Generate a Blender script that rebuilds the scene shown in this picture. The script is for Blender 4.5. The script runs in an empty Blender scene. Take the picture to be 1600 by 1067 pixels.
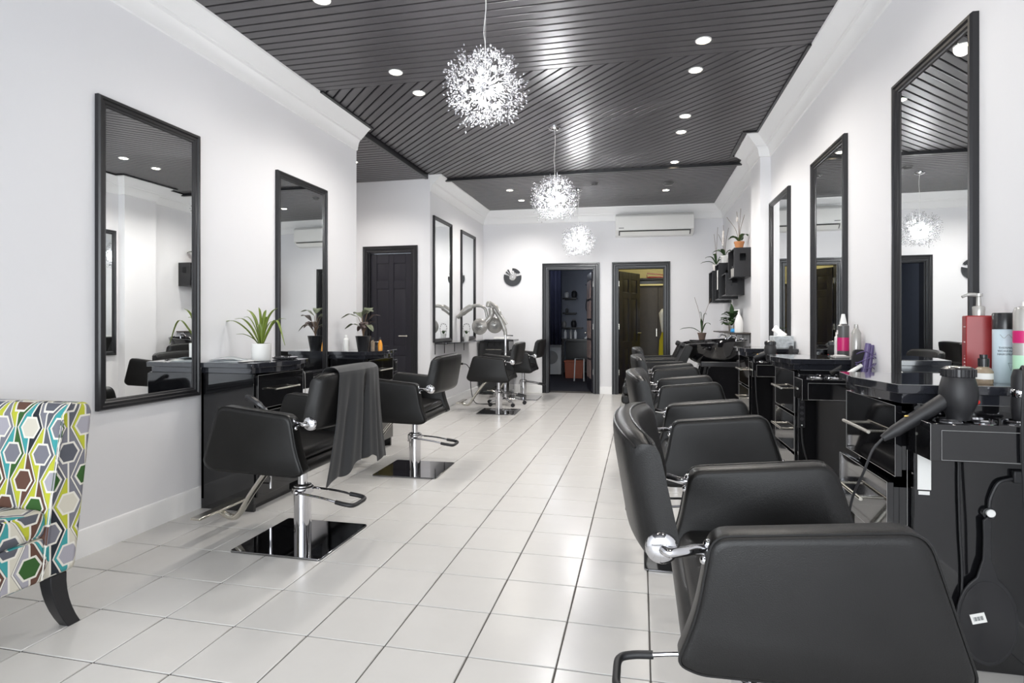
import bpy, math, random
from mathutils import Vector, Matrix
random.seed(7)
PI = math.pi
S = bpy.context.scene
C = S.collection

# ------------------------------------------------------------------ camera, world, lights, exposure
cam = bpy.data.cameras.new('camera'); co = bpy.data.objects.new('camera', cam); C.objects.link(co)
co.location = (0, 0, 1.1368); co.rotation_euler = (PI / 2, 0, 0.2191)
cam.lens = 902.73 / 1600 * 36; cam.sensor_width = 36; cam.shift_y = -27.3 / 1600; cam.clip_start = 0.05
S.camera = co
W = bpy.data.worlds.new('world'); S.world = W; W.use_nodes = True
W.node_tree.nodes['Background'].inputs[0].default_value = (0.78, 0.88, 1.0, 1)
W.node_tree.nodes['Background'].inputs[1].default_value = 1.0
def lamp(name, kind, loc, power, rot=(0, 0, 0), color=(1, 1, 1), **k):
    l = bpy.data.lights.new(name, kind); l.energy = power; l.color = color
    for a, b in k.items(): setattr(l, a, b)
    o = bpy.data.objects.new(name, l); C.objects.link(o); o.location = loc; o.rotation_euler = rot
    return o
DAY = lamp('daylight', 'AREA', (-0.7, -2.75, 1.6), 122, (PI / 2, 0, 0), (0.93, 0.97, 1.0), shape='RECTANGLE', size=3.6, size_y=2.3)
LIGHT_X = (-1.78, 0.39)
SPOT_POWER, BULB, DISC, PENDANT = 22, 40, 32, 23
S.view_settings.view_transform = 'Standard'; S.view_settings.look = 'None'
S.view_settings.gamma = 1; S.view_settings.use_curve_mapping = False
S.view_settings.exposure = 0.70

# ------------------------------------------------------------------ materials
def nd(t, typ, **k):
    n = t.nodes.new(typ)
    for a, b in k.items(): setattr(n, a, b)
    return n
def mat(name, col, rough=.5, metal=0, var=.06, scale=8, bump=0, bscale=60, emit=0, trans=0, coat=0, spec=.5, alpha=1, sheen=0):
    m = bpy.data.materials.new(name); m.use_nodes = True; t = m.node_tree; p = t.nodes['Principled BSDF']
    col = tuple(col) + (1,)
    tc = nd(t, 'ShaderNodeTexCoord'); nz = nd(t, 'ShaderNodeTexNoise'); nz.inputs['Scale'].default_value = scale
    nz.inputs['Detail'].default_value = 3
    t.links.new(tc.outputs['Object'], nz.inputs['Vector'])
    mx = nd(t, 'ShaderNodeMix', data_type='RGBA'); 
    mx.inputs[6].default_value = tuple(c * (1 - var) for c in col[:3]) + (1,)
    mx.inputs[7].default_value = tuple(min(1, c * (1 + var)) for c in col[:3]) + (1,)
    t.links.new(nz.outputs['Fac'], mx.inputs[0]); t.links.new(mx.outputs[2], p.inputs['Base Color'])
    p.inputs['Roughness'].default_value = rough; p.inputs['Metallic'].default_value = metal
    p.inputs['Specular IOR Level'].default_value = spec
    p.inputs['Transmission Weight'].default_value = trans; p.inputs['Coat Weight'].default_value = coat
    p.inputs['Coat Roughness'].default_value = .03
    if sheen: p.inputs['Sheen Weight'].default_value = sheen
    if emit:
        p.inputs['Emission Color'].default_value = col; p.inputs['Emission Strength'].default_value = emit
    if bump:
        n2 = nd(t, 'ShaderNodeTexNoise'); n2.inputs['Scale'].default_value = bscale; n2.inputs['Detail'].default_value = 4
        t.links.new(tc.outputs['Object'], n2.inputs['Vector'])
        b = nd(t, 'ShaderNodeBump'); b.inputs['Strength'].default_value = bump; b.inputs['Distance'].default_value = .004
        t.links.new(n2.outputs['Fac'], b.inputs['Height']); t.links.new(b.outputs[0], p.inputs['Normal'])
    return m
M = {}
M['wall'] = mat('wall paint', (.77, .77, .79), .55, var=.015, scale=2, bump=.05, bscale=220)
M['white'] = mat('white trim paint', (.83, .83, .83), .35, var=.01)
M['tile'] = mat('ceramic tile', (.565, .555, .54), .24, var=.06, scale=5, bump=.04, bscale=30)
M['grout'] = mat('grout', (.07, .065, .06), .9, var=.15, scale=20)
M['ceil'] = mat('black ceiling board', (.078, .074, .079), .31, var=.12, scale=6, bump=.04, bscale=40)
M['ceilback'] = mat('ceiling gap black', (.004, .004, .005), .8)
M['trimblack'] = mat('black trim paint', (.008, .008, .010), .3, var=.1)
M['doorblack'] = mat('black door paint', (.011, .010, .017), .28, var=.1, bump=.04, bscale=30)
M['frame'] = mat('black mirror frame', (.013, .013, .015), .3, var=.15, scale=30)
M['glass'] = mat('mirror silver', (.90, .92, .92), .003, 1, var=.0)
M['gloss'] = mat('black high gloss laminate', (.006, .006, .007), .06, var=.2, coat=.5)
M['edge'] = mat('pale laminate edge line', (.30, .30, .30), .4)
M['top'] = mat('black counter top', (.018, .019, .024), .07, var=.2, coat=.5)
M['leather'] = mat('black leather', (.0085, .0082, .0082), .36, var=.3, scale=12, bump=.16, bscale=420, spec=.30)
M['chrome'] = mat('chrome', (.62, .62, .64), .07, 1, var=.02)
M['plate'] = mat('polished dark steel plate', (.30, .30, .31), .05, 1, var=.05)
M['steel'] = mat('brushed steel', (.6, .58, .52), .25, 1, var=.05)
M['rubber'] = mat('black rubber', (.012, .012, .014), .5)
M['plastic'] = mat('black plastic', (.015, .015, .017), .25, var=.1)
M['cape'] = mat('charcoal nylon cape', (.017, .018, .020), .6, var=.1, bump=.05, bscale=300, sheen=.08)
M['whitepl'] = mat('white plastic', (.82, .82, .80), .3, var=.01)
M['greypl'] = mat('silver grey plastic', (.42, .41, .39), .22, .35, var=.05)
M['darkgrey'] = mat('dark grey plastic', (.09, .09, .09), .35)
M['red'] = mat('red bottle plastic', (.27, .014, .016), .3, var=.03)
M['pink'] = mat('pink print', (.55, .01, .14), .35)
M['paleblue'] = mat('pale blue can', (.50, .60, .66), .3, var=.03)
M['mint'] = mat('mint liquid plastic', (.45, .72, .52), .3)
M['amber'] = mat('amber bottle', (.75, .30, .02), .2)
M['blue'] = mat('bright blue plastic', (.03, .30, .65), .35)
M['purple'] = mat('purple plastic', (.12, .09, .22), .35)
M['terra'] = mat('terracotta', (.58, .25, .10), .75, var=.08)
M['brownpot'] = mat('brown pot', (.16, .11, .09), .6)
M['paper'] = mat('paper', (.78, .78, .76), .8, var=.05)
M['news'] = mat('printed paper', (.45, .48, .50), .7, var=.55, scale=40)
M['leafg'] = mat('bright green leaf', (.16, .22, .03), .4, var=.3, scale=14)
M['leafd'] = mat('dark green leaf', (.03, .07, .02), .4, var=.4, scale=20)
M['leafc'] = mat('mottled grey green leaf', (.13, .15, .09), .4, var=.6, scale=40)
M['leafp'] = mat('purple brown leaf', (.075, .050, .045), .45, var=.3, scale=20)
M['stem'] = mat('brown stem', (.16, .10, .06), .6)
M['petal'] = mat('white petal', (.8, .76, .72), .6)
M['soil'] = mat('soil', (.03, .02, .015), .95, bump=.5)
M['crystal'] = mat('clear crystal bead', (.50, .50, .52), .08, var=.02, trans=.5, spec=1)
M['ink'] = mat('grey print', (.08, .09, .10), .6)
M['inkw'] = mat('white print', (.85, .80, .80), .6)
M['bulb'] = mat('lit bulb', (1, .97, .93), .3, emit=BULB)
M['disc'] = mat('lit downlight lens', (1, .84, .62), .3, emit=DISC)
M['gold'] = mat('gold badge', (.55, .38, .12), .3, .8)
M['redled'] = mat('red switch', (.6, .02, .015), .3)
M['cream'] = mat('cream wall paint', (.70, .64, .36), .7)
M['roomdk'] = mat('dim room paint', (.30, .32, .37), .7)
M['navy'] = mat('navy curtain cloth', (.012, .014, .035), .8, bump=.2, bscale=20)
M['orange'] = mat('rust orange plastic', (.32, .07, .025), .5)
M['yellow'] = mat('mustard cloth', (.48, .42, .02), .8)
M['wood'] = mat('dark stained boards', (.045, .035, .028), .45, var=.35, scale=14)
M['photo'] = mat('faded photo print', (.24, .17, .155), .5, var=.75, scale=9)
M['darkcloth'] = mat('dark floor mat', (.006, .006, .012), .8)
M['liquid'] = mat('clear glass bottle with amber liquid', (.45, .36, .26), .08, var=.05, trans=.4)

def fabric():
    m = bpy.data.materials.new('hexagon print upholstery'); m.use_nodes = True; t = m.node_tree; p = t.nodes['Principled BSDF']
    L = t.links.new
    def vm(op, a, b=None, c=None):
        n = nd(t, 'ShaderNodeVectorMath', operation=op)
        for i, x in enumerate((a, b, c)):
            if x is None: continue
            if isinstance(x, (tuple, float, int)): n.inputs[i].default_value = x if isinstance(x, tuple) else (x,) * 3
            else: L(x, n.inputs[i])
        return n
    def ma(op, a, b=None, c=None):
        n = nd(t, 'ShaderNodeMath', operation=op)
        for i, x in enumerate((a, b, c)):
            if x is None: continue
            if isinstance(x, (float, int)): n.inputs[i].default_value = x
            else: L(x, n.inputs[i])
        return n.outputs[0]
    uv = nd(t, 'ShaderNodeTexCoord')
    P = vm('MULTIPLY', uv.outputs['UV'], (1 / .094, 1 / .094, 0)).outputs[0]
    P = vm('ADD', P, (40., 40., 0.)).outputs[0]
    r = (1.45, 2.0, 1.0); h = (.725, 1.0, 0.)
    def gridv(off):
        q = vm('SUBTRACT', P, off).outputs[0] if off else P
        return vm('SUBTRACT', vm('MODULO', q, r).outputs[0], h).outputs[0]
    a = gridv(None); b = gridv(h)
    def metric(v):
        q = nd(t, 'ShaderNodeSeparateXYZ'); L(vm('ABSOLUTE', v).outputs[0], q.inputs[0])
        return ma('ADD', ma('MULTIPLY', q.outputs[0], 1.6), ma('MULTIPLY', q.outputs[1], .8))
    la = metric(a); lb = metric(b)
    s = ma('LESS_THAN', la, lb)
    mx = nd(t, 'ShaderNodeMix', data_type='VECTOR'); L(s, mx.inputs[0]); L(b, mx.inputs[4]); L(a, mx.inputs[5])
    gv = mx.outputs[1]
    idv = vm('SUBTRACT', P, gv).outputs[0]
    idr = vm('FLOOR', vm('ADD', vm('MULTIPLY', idv, (1 / .725, 1 / 1.0, 0.)).outputs[0], (.5, .5, 0.)).outputs[0]).outputs[0]
    sp = nd(t, 'ShaderNodeSeparateXYZ'); L(vm('ABSOLUTE', gv).outputs[0], sp.inputs[0])
    sg = nd(t, 'ShaderNodeSeparateXYZ'); L(gv, sg.inputs[0])
    # flat-sided hexagon distance (points left/right)
    d = ma('MAXIMUM', sp.outputs[1], ma('ADD', ma('MULTIPLY', sp.outputs[0], .866), ma('MULTIPLY', sp.outputs[1], .5)))
    def wn(v, w):
        n = nd(t, 'ShaderNodeTexWhiteNoise', noise_dimensions='4D'); L(v, n.inputs['Vector']); n.inputs['W'].default_value = w; return n.outputs['Value']
    def ramp(fac, cols):
        n = nd(t, 'ShaderNodeValToRGB'); n.color_ramp.interpolation = 'CONSTANT'; L(fac, n.inputs[0]); e = n.color_ramp.elements
        while len(e) < len(cols): e.new(.5)
        for i, c in enumerate(cols): e[i].position = i / len(cols); e[i].color = c + (1,)
        return n.outputs[0]
    grey, dgrey, brown, green, navy, lime, teal, cream, lgrey = (.16, .16, .19), (.085, .09, .11), (.10, .045, .03), (.025, .09, .015), (.008, .012, .02), (.42, .44, .03), (.04, .28, .29), (.55, .52, .44), (.33, .32, .36)
    core = ramp(wn(idr, 1.), [brown, dgrey, green, grey, lgrey, dgrey, brown, cream])
    # bands follow columns with a zigzag, so they weave between the hexagons
    side = ma('GREATER_THAN', sg.outputs[0], 0.)
    colid = vm('ADD', vm('MULTIPLY', idr, (1., 1., 0.)).outputs[0], (0., 0., 0.)).outputs[0]
    bl = ramp(wn(colid, 3.), [lime, teal, grey, lime, lgrey, teal, lime, cream])
    br = ramp(wn(colid, 5.), [dgrey, green, navy, brown, navy, grey, cream])
    band = nd(t, 'ShaderNodeMix', data_type='RGBA'); L(side, band.inputs[0]); L(bl, band.inputs[6]); L(br, band.inputs[7])
    white = (.66, .64, .58, 1)
    def mixc(f, a, b):
        n = nd(t, 'ShaderNodeMix', data_type='RGBA'); L(f, n.inputs[0])
        for i, x in ((6, a), (7, b)):
            if isinstance(x, tuple): n.inputs[i].default_value = x
            else: L(x, n.inputs[i])
        return n.outputs[2]
    c1 = mixc(ma('GREATER_THAN', d, .34), core, white)
    c2 = mixc(ma('GREATER_THAN', d, .415), c1, band.outputs[2])
    out = ma('GREATER_THAN', d, .415)
    c3 = mixc(ma('MULTIPLY', out, ma('LESS_THAN', sp.outputs[0], .035)), c2, white)
    df = ma('ABSOLUTE', ma('SUBTRACT', la, lb))
    c4 = mixc(ma('MULTIPLY', out, ma('LESS_THAN', df, .15)), c3, (.05, .05, .06, 1))
    c5 = mixc(ma('MULTIPLY', out, ma('LESS_THAN', df, .10)), c4, white)
    L(c5, p.inputs['Base Color']); p.inputs['Roughness'].default_value = .85
    nz = nd(t, 'ShaderNodeTexNoise'); nz.inputs['Scale'].default_value = 900; L(uv.outputs['UV'], nz.inputs['Vector'])
    bp = nd(t, 'ShaderNodeBump'); bp.inputs['Strength'].default_value = .15; bp.inputs['Distance'].default_value = .001
    L(nz.outputs['Fac'], bp.inputs['Height']); L(bp.outputs[0], p.inputs['Normal'])
    return m
M['fabric'] = fabric()

# ------------------------------------------------------------------ mesh helpers
class G:
    def __init__(s): s.v = []; s.f = []; s.T = Matrix.Identity(4)
    def add(s, vs, fs):
        n = len(s.v); s.v += [tuple(s.T @ Vector(p)) for p in vs]; s.f += [tuple(i + n for i in f) for f in fs]; return s
    def box(s, x0, x1, y0, y1, z0, z1):
        return s.add([(x0, y0, z0), (x1, y0, z0), (x1, y1, z0), (x0, y1, z0), (x0, y0, z1), (x1, y0, z1), (x1, y1, z1), (x0, y1, z1)],
                     [(3, 2, 1, 0), (4, 5, 6, 7), (0, 1, 5, 4), (1, 2, 6, 5), (2, 3, 7, 6), (3, 0, 4, 7)])
    def prism(s, pts, a0, a1, ax='z'):
        def P(p, a): return {'z': (p[0], p[1], a), 'y': (p[0], a, p[1]), 'x': (a, p[0], p[1])}[ax]
        n = len(pts)
        return s.add([P(p, a0) for p in pts] + [P(p, a1) for p in pts],
                     [tuple(range(n))[::-1], tuple(range(n, 2 * n))] + [(i, (i + 1) % n, n + (i + 1) % n, n + i) for i in range(n)])
    def tube(s, pts, r, n=8, caps=True):
        pts = [Vector(p) for p in pts]; k = len(pts); rs = r if isinstance(r, (list, tuple)) else [r] * k
        vs = []; up = None
        for i, p in enumerate(pts):
            d = (pts[min(i + 1, k - 1)] - pts[max(i - 1, 0)]).normalized()
            if up is None: up = Vector((0, 0, 1)) if abs(d.z) < .9 else Vector((1, 0, 0))
            a = d.cross(up).normalized(); b = a.cross(d).normalized(); up = b
            vs += [p + (a * math.cos(2 * PI * j / n) + b * math.sin(2 * PI * j / n)) * rs[i] for j in range(n)]
        fs = [(i * n + j, i * n + (j + 1) % n, (i + 1) * n + (j + 1) % n, (i + 1) * n + j) for i in range(k - 1) for j in range(n)]
        if caps: fs += [tuple(range(n))[::-1], tuple(range((k - 1) * n, k * n))]
        return s.add(vs, fs)
    def lathe(s, prof, n=20, c=(0, 0, 0), sx=1, sy=1):
        k = len(prof); vs = [(c[0] + r * math.cos(2 * PI * j / n) * sx, c[1] + r * math.sin(2 * PI * j / n) * sy, c[2] + z) for r, z in prof for j in range(n)]
        fs = [(i * n + j, i * n + (j + 1) % n, (i + 1) * n + (j + 1) % n, (i + 1) * n + j) for i in range(k - 1) for j in range(n)]
        if prof[0][0] > 1e-5: fs.append(tuple(range(n))[::-1])
        if prof[-1][0] > 1e-5: fs.append(tuple(range((k - 1) * n, k * n)))
        return s.add(vs, fs)
    def ball(s, c, r, n=8, m=6, sx=1, sy=1, sz=1):
        return s.lathe([(max(1e-6, r * math.sin(PI * i / m)), -r * math.cos(PI * i / m) * sz) for i in range(m + 1)], n, c, sx, sy)
    def grid(s, rows, th=0):
        a = len(rows); b = len(rows[0])
        s.add([p for r in rows for p in r], [(i * b + j, i * b + j + 1, (i + 1) * b + j + 1, (i + 1) * b + j) for i in range(a - 1) for j in range(b - 1)]); return s
    def loft(s, rings, caps=True):
        n = len(rings[0]); k = len(rings)
        fs = [(i * n + j, i * n + (j + 1) % n, (i + 1) * n + (j + 1) % n, (i + 1) * n + j) for i in range(k - 1) for j in range(n)]
        if caps: fs += [tuple(range(n))[::-1], tuple(range((k - 1) * n, k * n))]
        return s.add([p for r in rings for p in r], fs)
def obj(name, g, m, parent=None, bevel=0, seg=2, smooth=True, loc=None, rot=None, solid=0, sub=0, angle=40, uv=None):
    me = bpy.data.meshes.new(name); me.from_pydata(g.v, [], g.f); me.update()
    import bmesh
    bm = bmesh.new(); bm.from_mesh(me); bmesh.ops.recalc_face_normals(bm, faces=bm.faces); bm.to_mesh(me); bm.free()
    if smooth:
        for p in me.polygons: p.use_smooth = True
        me.set_sharp_from_angle(angle=math.radians(angle))
    me.materials.append(M[m] if isinstance(m, str) else m)
    if uv:
        l = me.uv_layers.new(name='UVMap')
        for p in me.polygons:
            for li in p.loop_indices:
                l.data[li].uv = uv(me.vertices[me.loops[li].vertex_index].co, p.normal)
    o = bpy.data.objects.new(name, me); C.objects.link(o)
    if parent: o.parent = parent
    if loc: o.location = loc
    if rot: o.rotation_euler = rot
    if solid: md = o.modifiers.new('solid', 'SOLIDIFY'); md.thickness = solid; md.offset = 0
    if bevel: md = o.modifiers.new('bevel', 'BEVEL'); md.width = bevel; md.segments = seg; md.limit_method = 'ANGLE'; md.angle_limit = math.radians(35)
    if sub: md = o.modifiers.new('sub', 'SUBSURF'); md.levels = md.render_levels = sub
    return o
def tag(o, label=None, cat=None, group=None, kind=None):
    for k, v in (('label', label), ('category', cat), ('group', group), ('kind', kind)):
        if v: o[k] = v
    return o
def thing(name, label, cat, loc=(0, 0, 0), rotz=0, group=None):
    o = bpy.data.objects.new(name, None); C.objects.link(o); o.empty_display_size = .05
    o.location = loc; o.rotation_euler = (0, 0, rotz); return tag(o, label, cat, group)
def dup(root, label=None, loc=None, rotz=None, group=None):
    r = root.copy(); C.objects.link(r)
    if label: r['label'] = label
    if group: r['group'] = group
    if loc is not None: r.location = loc
    if rotz is not None: r.rotation_euler = (0, 0, rotz)
    for ch in list(root.children):
        c = ch.copy(); C.objects.link(c); c.parent = r
        for g in list(ch.children):
            d = g.copy(); C.objects.link(d); d.parent = c
    return r
def struct(name, g, m, parent=None, **k):
    o = obj(name, g, m, parent, **k); o['kind'] = 'structure'; return o
def B(x0, x1, y0, y1, z0, z1): return G().box(min(x0, x1), max(x0, x1), min(y0, y1), max(y0, y1), z0, z1)
def arc(pts, n=6):
    """Catmull-Rom through pts"""
    P = [Vector(p) for p in pts]; P = [2 * P[0] - P[1]] + P + [2 * P[-1] - P[-2]]; out = []
    for i in range(1, len(P) - 2):
        for k in range(n):
            t = k / n; a, b, c, d = P[i - 1:i + 3]
            out.append(.5 * ((2 * b) + (c - a) * t + (2 * a - 5 * b + 4 * c - d) * t * t + (3 * b - a - 3 * c + d) * t ** 3))
    return out + [P[-2]]
def text(s, size, m, parent, loc, rot, name='lettering', extrude=.0004):
    cu = bpy.data.curves.new(name, 'FONT'); cu.body = s; cu.size = size; cu.extrude = extrude; cu.align_x = 'CENTER'
    to = bpy.data.objects.new(name, cu); C.objects.link(to)
    me = bpy.data.meshes.new_from_object(to); bpy.data.objects.remove(to); me.materials.clear(); me.materials.append(M[m])
    o = bpy.data.objects.new(name, me); C.objects.link(o); o.parent = parent; o.location = loc; o.rotation_euler = rot
    return o

XL, XR, ZC, XL2 = -2.665, 1.2635, 3.011, -2.58
def YB(x): return 9.509 + .0536 * x

# ------------------------------------------------------------------ floor and its tiles
T = .305; GX, GY = .0315, 2.5048
floor = struct('floor', B(-4.3, 2.0, -2.9, 13.8, -.12, -.004), 'grout')
def inview(x, y):
    d = -.2173 * x + .976 * y
    if d < .4: return None
    px = 800 + 902.7 * (.976 * x + .2173 * y) / d; py = 506 + 902.7 * 1.137 / d
    return (px, py, d)
cells = []; restc = []
for i in range(-13, 5):
    for j in range(-30, 17):
        x0 = GX + i * T; y0 = GY - j * T
        cx, cy = x0 + T / 2, y0 - T / 2
        if cy > 9.6 or cy < -2.9 or x0 > 1.26 or x0 + T < (-3.75 if 5.1 < cy < 6.85 else -2.68): continue
        a = inview(cx, cy)
        vis = a and -120 < a[0] < 1720 and a[1] < 1180
        (cells if vis else restc).append((x0, y0, a[2] if a else 99))
cells.sort(key=lambda c: c[2]); restc += cells[300:]; cells = cells[:300]
gp = .0050
tm = G().box(gp / 2, T - gp / 2, -T + gp / 2, -gp / 2, -.008, 0)
first = None
for x0, y0, _ in cells:
    if first is None:
        o = first = obj('floor_tile', tm, 'tile', floor, bevel=.0022, seg=1)
    else:
        o = first.copy(); C.objects.link(o); o.parent = floor
    o.location = (x0, y0, random.uniform(-.0004, .0004))
g = G()
for x0, y0, _ in restc: g.box(x0 + gp / 2, x0 + T - gp / 2, y0 - T + gp / 2, y0 - gp / 2, -.008, 0)
tag(obj('floor_tiles_beyond', g, 'tile', floor, smooth=False), kind='stuff')

# ------------------------------------------------------------------ walls
H = 3.06
struct('wall_left', B(XL - .15, XL, -2.9, 5.093, 0, H), 'wall')
g = G(); g.prism([(XL2, 6.855), (XL2 + .0, 9.37), (XL2 - .15, 9.37), (XL2 - .15, 6.855)], 0, H); struct('wall_left_rear', g, 'wall')
# the alcove: side wall, wall with the closed door
struct('wall_alcove_left', B(-3.9, -3.75, 4.95, 6.95, 0, H), 'wall')
struct('wall_alcove_front', B(-3.75, XL - .15, 4.95, 5.093, 0, H), 'wall')
AY = 6.855
g = G(); g.box(-3.75, -3.42, AY, AY + .15, 0, H); g.box(-2.815, XL2 - .15, AY, AY + .15, 0, H); g.box(-3.42, -2.815, AY, AY + .15, 2.06, H)
struct('wall_alcove_back', g, 'wall')
struct('wall_right', B(XR, XR + .15, -2.9, 9.7, 0, H), 'wall')
struct('wall_right_pilaster', B(1.165, XR, 6.17, 6.66, 0, H), 'wall')
# back wall with two openings, follows its slight skew
def bw(x0, x1, z0, z1, g):
    g.prism([(x0, YB(x0)), (x1, YB(x1)), (x1, YB(x1) + .14), (x0, YB(x0) + .14)], z0, z1)
D1 = (-1.50, -.735); D2 = (-.37, .375); DT = 2.05
g = G(); bw(XL2 - .15, D1[0], 0, H, g); bw(D1[0], D1[1], DT, H, g); bw(D1[1], D2[0], 0, H, g); bw(D2[0], D2[1], DT, H, g); bw(D2[1], XR + .15, 0, H, g)
struct('wall_back', g, 'wall')
# storefront behind the camera
g = G(); g.box(XL, -2.45, -2.9, -2.78, 0, H); g.box(1.05, XR, -2.9, -2.78, 0, H); g.box(-2.45, 1.05, -2.9, -2.78, 2.75, H); g.box(-2.45, 1.05, -2.9, -2.78, 0, .3)
struct('wall_front', g, 'wall')
g = G()
for x in (-2.45, -1.3, -.13, 1.0): g.box(x, x + .05, -2.88, -2.82, .3, 2.75)
g.box(-2.45, 1.05, -2.88, -2.82, 2.7, 2.75); g.box(-2.45, 1.05, -2.88, -2.82, .3, .35)
struct('window_1', g, 'trimblack')

# crown moulding swept along the walls
def sweep(path, prof, inv=1):
    """prof: (offset into room, z).  room lies to the left of the path"""
    n = len(path); rings = []
    for i in range(n):
        p = Vector(path[i]); d0 = (p - Vector(path[i - 1])).normalized() if i else None; d1 = (Vector(path[i + 1]) - p).normalized() if i < n - 1 else None
        d0 = d0 or d1; d1 = d1 or d0
        n0 = Vector((-d0.y, d0.x)); n1 = Vector((-d1.y, d1.x)); m = (n0 + n1).normalized(); k = 1 / max(.3, m.dot(n0))
        rings.append([(p.x + m.x * o * k, p.y + m.y * o * k, z) for o, z in prof])
    return G().loft(rings)
def crown(z): return [(0, z), (.15, z), (.148, z - .014), (.125, z - .03), (.095, z - .062), (.07, z - .088), (.058, z - .095), (.055, z - .105), (.04, z - .112), (.024, z - .14), (.016, z - .18), (.012, z - .205), (0, z - .21)]
struct('trim_1', sweep([(XL, 5.095), (XL, -2.78)], crown(ZC)), 'white', angle=25)
struct('trim_2', sweep([(XR, -2.78), (XR, 6.17), (1.165, 6.17), (1.165, 6.66), (XR, 6.66), (XR, YB(XR)), (XL2, YB(XL2)), (XL2, 6.855)], crown(ZC)), 'white', angle=25)
def bb(h): return [(0, .0), (.014, .0), (.014, h - .02), (.008, h - .004), (0, h)]
struct('baseboard_left', sweep([(XL, 5.09), (XL, -2.78)], bb(.135)), 'white')
struct('baseboard_right', sweep([(XR, -2.78), (XR, 6.17), (1.165, 6.17), (1.165, 6.66), (XR, 6.66), (XR, YB(XR)), (.46, YB(.46))], bb(.12)), 'white')
struct('baseboard_back', sweep([(-.45, YB(-.45)), (-.67, YB(-.67))], bb(.12)), 'white')
struct('baseboard_left_rear', sweep([(-1.58, YB(-1.58)), (XL2, YB(XL2)), (XL2, 6.855), (-2.745, 6.855)], bb(.13)), 'white')

# ------------------------------------------------------------------ ceiling boards
ceil = struct('ceiling', B(-4.0, 1.5, -2.95, 9.75, ZC + .016, ZC + .12), 'ceilback')
P_ = .08; BW = .066
x0, x1 = XL + .10, XR - .10
bm_ = G().box(x0, x1, 0, BW, ZC, ZC + .015); fb = None
y = 4.135 - BW
while y > -2.75:
    if fb is None: fb = o = obj('ceiling_board', bm_, 'ceil', ceil, bevel=.003, seg=1)
    else: o = fb.copy(); C.objects.link(o); o.parent = ceil
    o.location = (0, y, 0); y -= P_
def clip(poly, a, b, c):
    out = []
    for i in range(len(poly)):
        p, q = poly[i], poly[(i + 1) % len(poly)]; sp = a * p[0] + b * p[1] - c; sq = a * q[0] + b * q[1] - c
        if sp <= 0: out.append(p)
        if sp * sq < 0: t = sp / (sp - sq); out.append((p[0] + (q[0] - p[0]) * t, p[1] + (q[1] - p[1]) * t))
    return out
# border board between the two laying directions
obj('ceiling_board', G().box(x0, x1, 4.145, 4.205, ZC, ZC + .015), 'ceil', ceil, bevel=.003, seg=1)
k = 0; r2 = math.sqrt(.5)
region = [(XL + .07, 4.21), (1.14, 4.21), (1.14, 7.08), (XL + .07, 7.08)]
s = (XL + 4.21) * r2
while s < (1.2 + 7.08) * r2:
    p = clip(clip(region, r2, r2, s + .0645), -r2, -r2, -s)
    if len(p) > 2: obj('ceiling_board', G().prism(p, ZC, ZC + .015), 'ceil', ceil, bevel=.003, seg=1)
    s += .0785
y = 7.13
while y < 9.5:
    obj('ceiling_board', G().prism([(XL2 + .08, y), (1.2, y), (1.2, y + BW), (XL2 + .08, y + BW)], ZC - .0, ZC + .015), 'ceil', ceil, bevel=.003, seg=1); y += P_
# lowered alcove soffit with its own boards
struct('ceiling_alcove', B(-3.8, XL + .03, 5.09, AY, ZC - .035, ZC + .1), 'ceilback')
ca = bpy.data.objects['ceiling_alcove']
y = 5.1
while y < AY - .03:
    obj('ceiling_board', B(-3.75, XL + .02, y, min(y + BW, AY), ZC - .052, ZC - .036), 'ceil', ca, bevel=.003, seg=1); y += P_
struct('trim_3', B(XL + .02, XL + .06, 5.1, 7.0, ZC - .055, ZC + .01), 'trimblack')
struct('trim_4', B(XL2 + .1, 1.15, 7.075, 7.125, ZC - .035, ZC + .01), 'trimblack')
g = sweep([(1.125, 4.2), (1.125, 6.0), (1.0, 6.0), (1.0, 6.8), (1.125, 6.8), (1.125, 7.07)], [(0, ZC - .014), (.03, ZC - .014), (.03, ZC + .01), (0, ZC + .01)])
struct('trim_5', g, 'trimblack')
struct('trim_6', B(XL + .14, XL + .175, 4.2, 5.1, ZC - .014, ZC + .01), 'trimblack')

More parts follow.
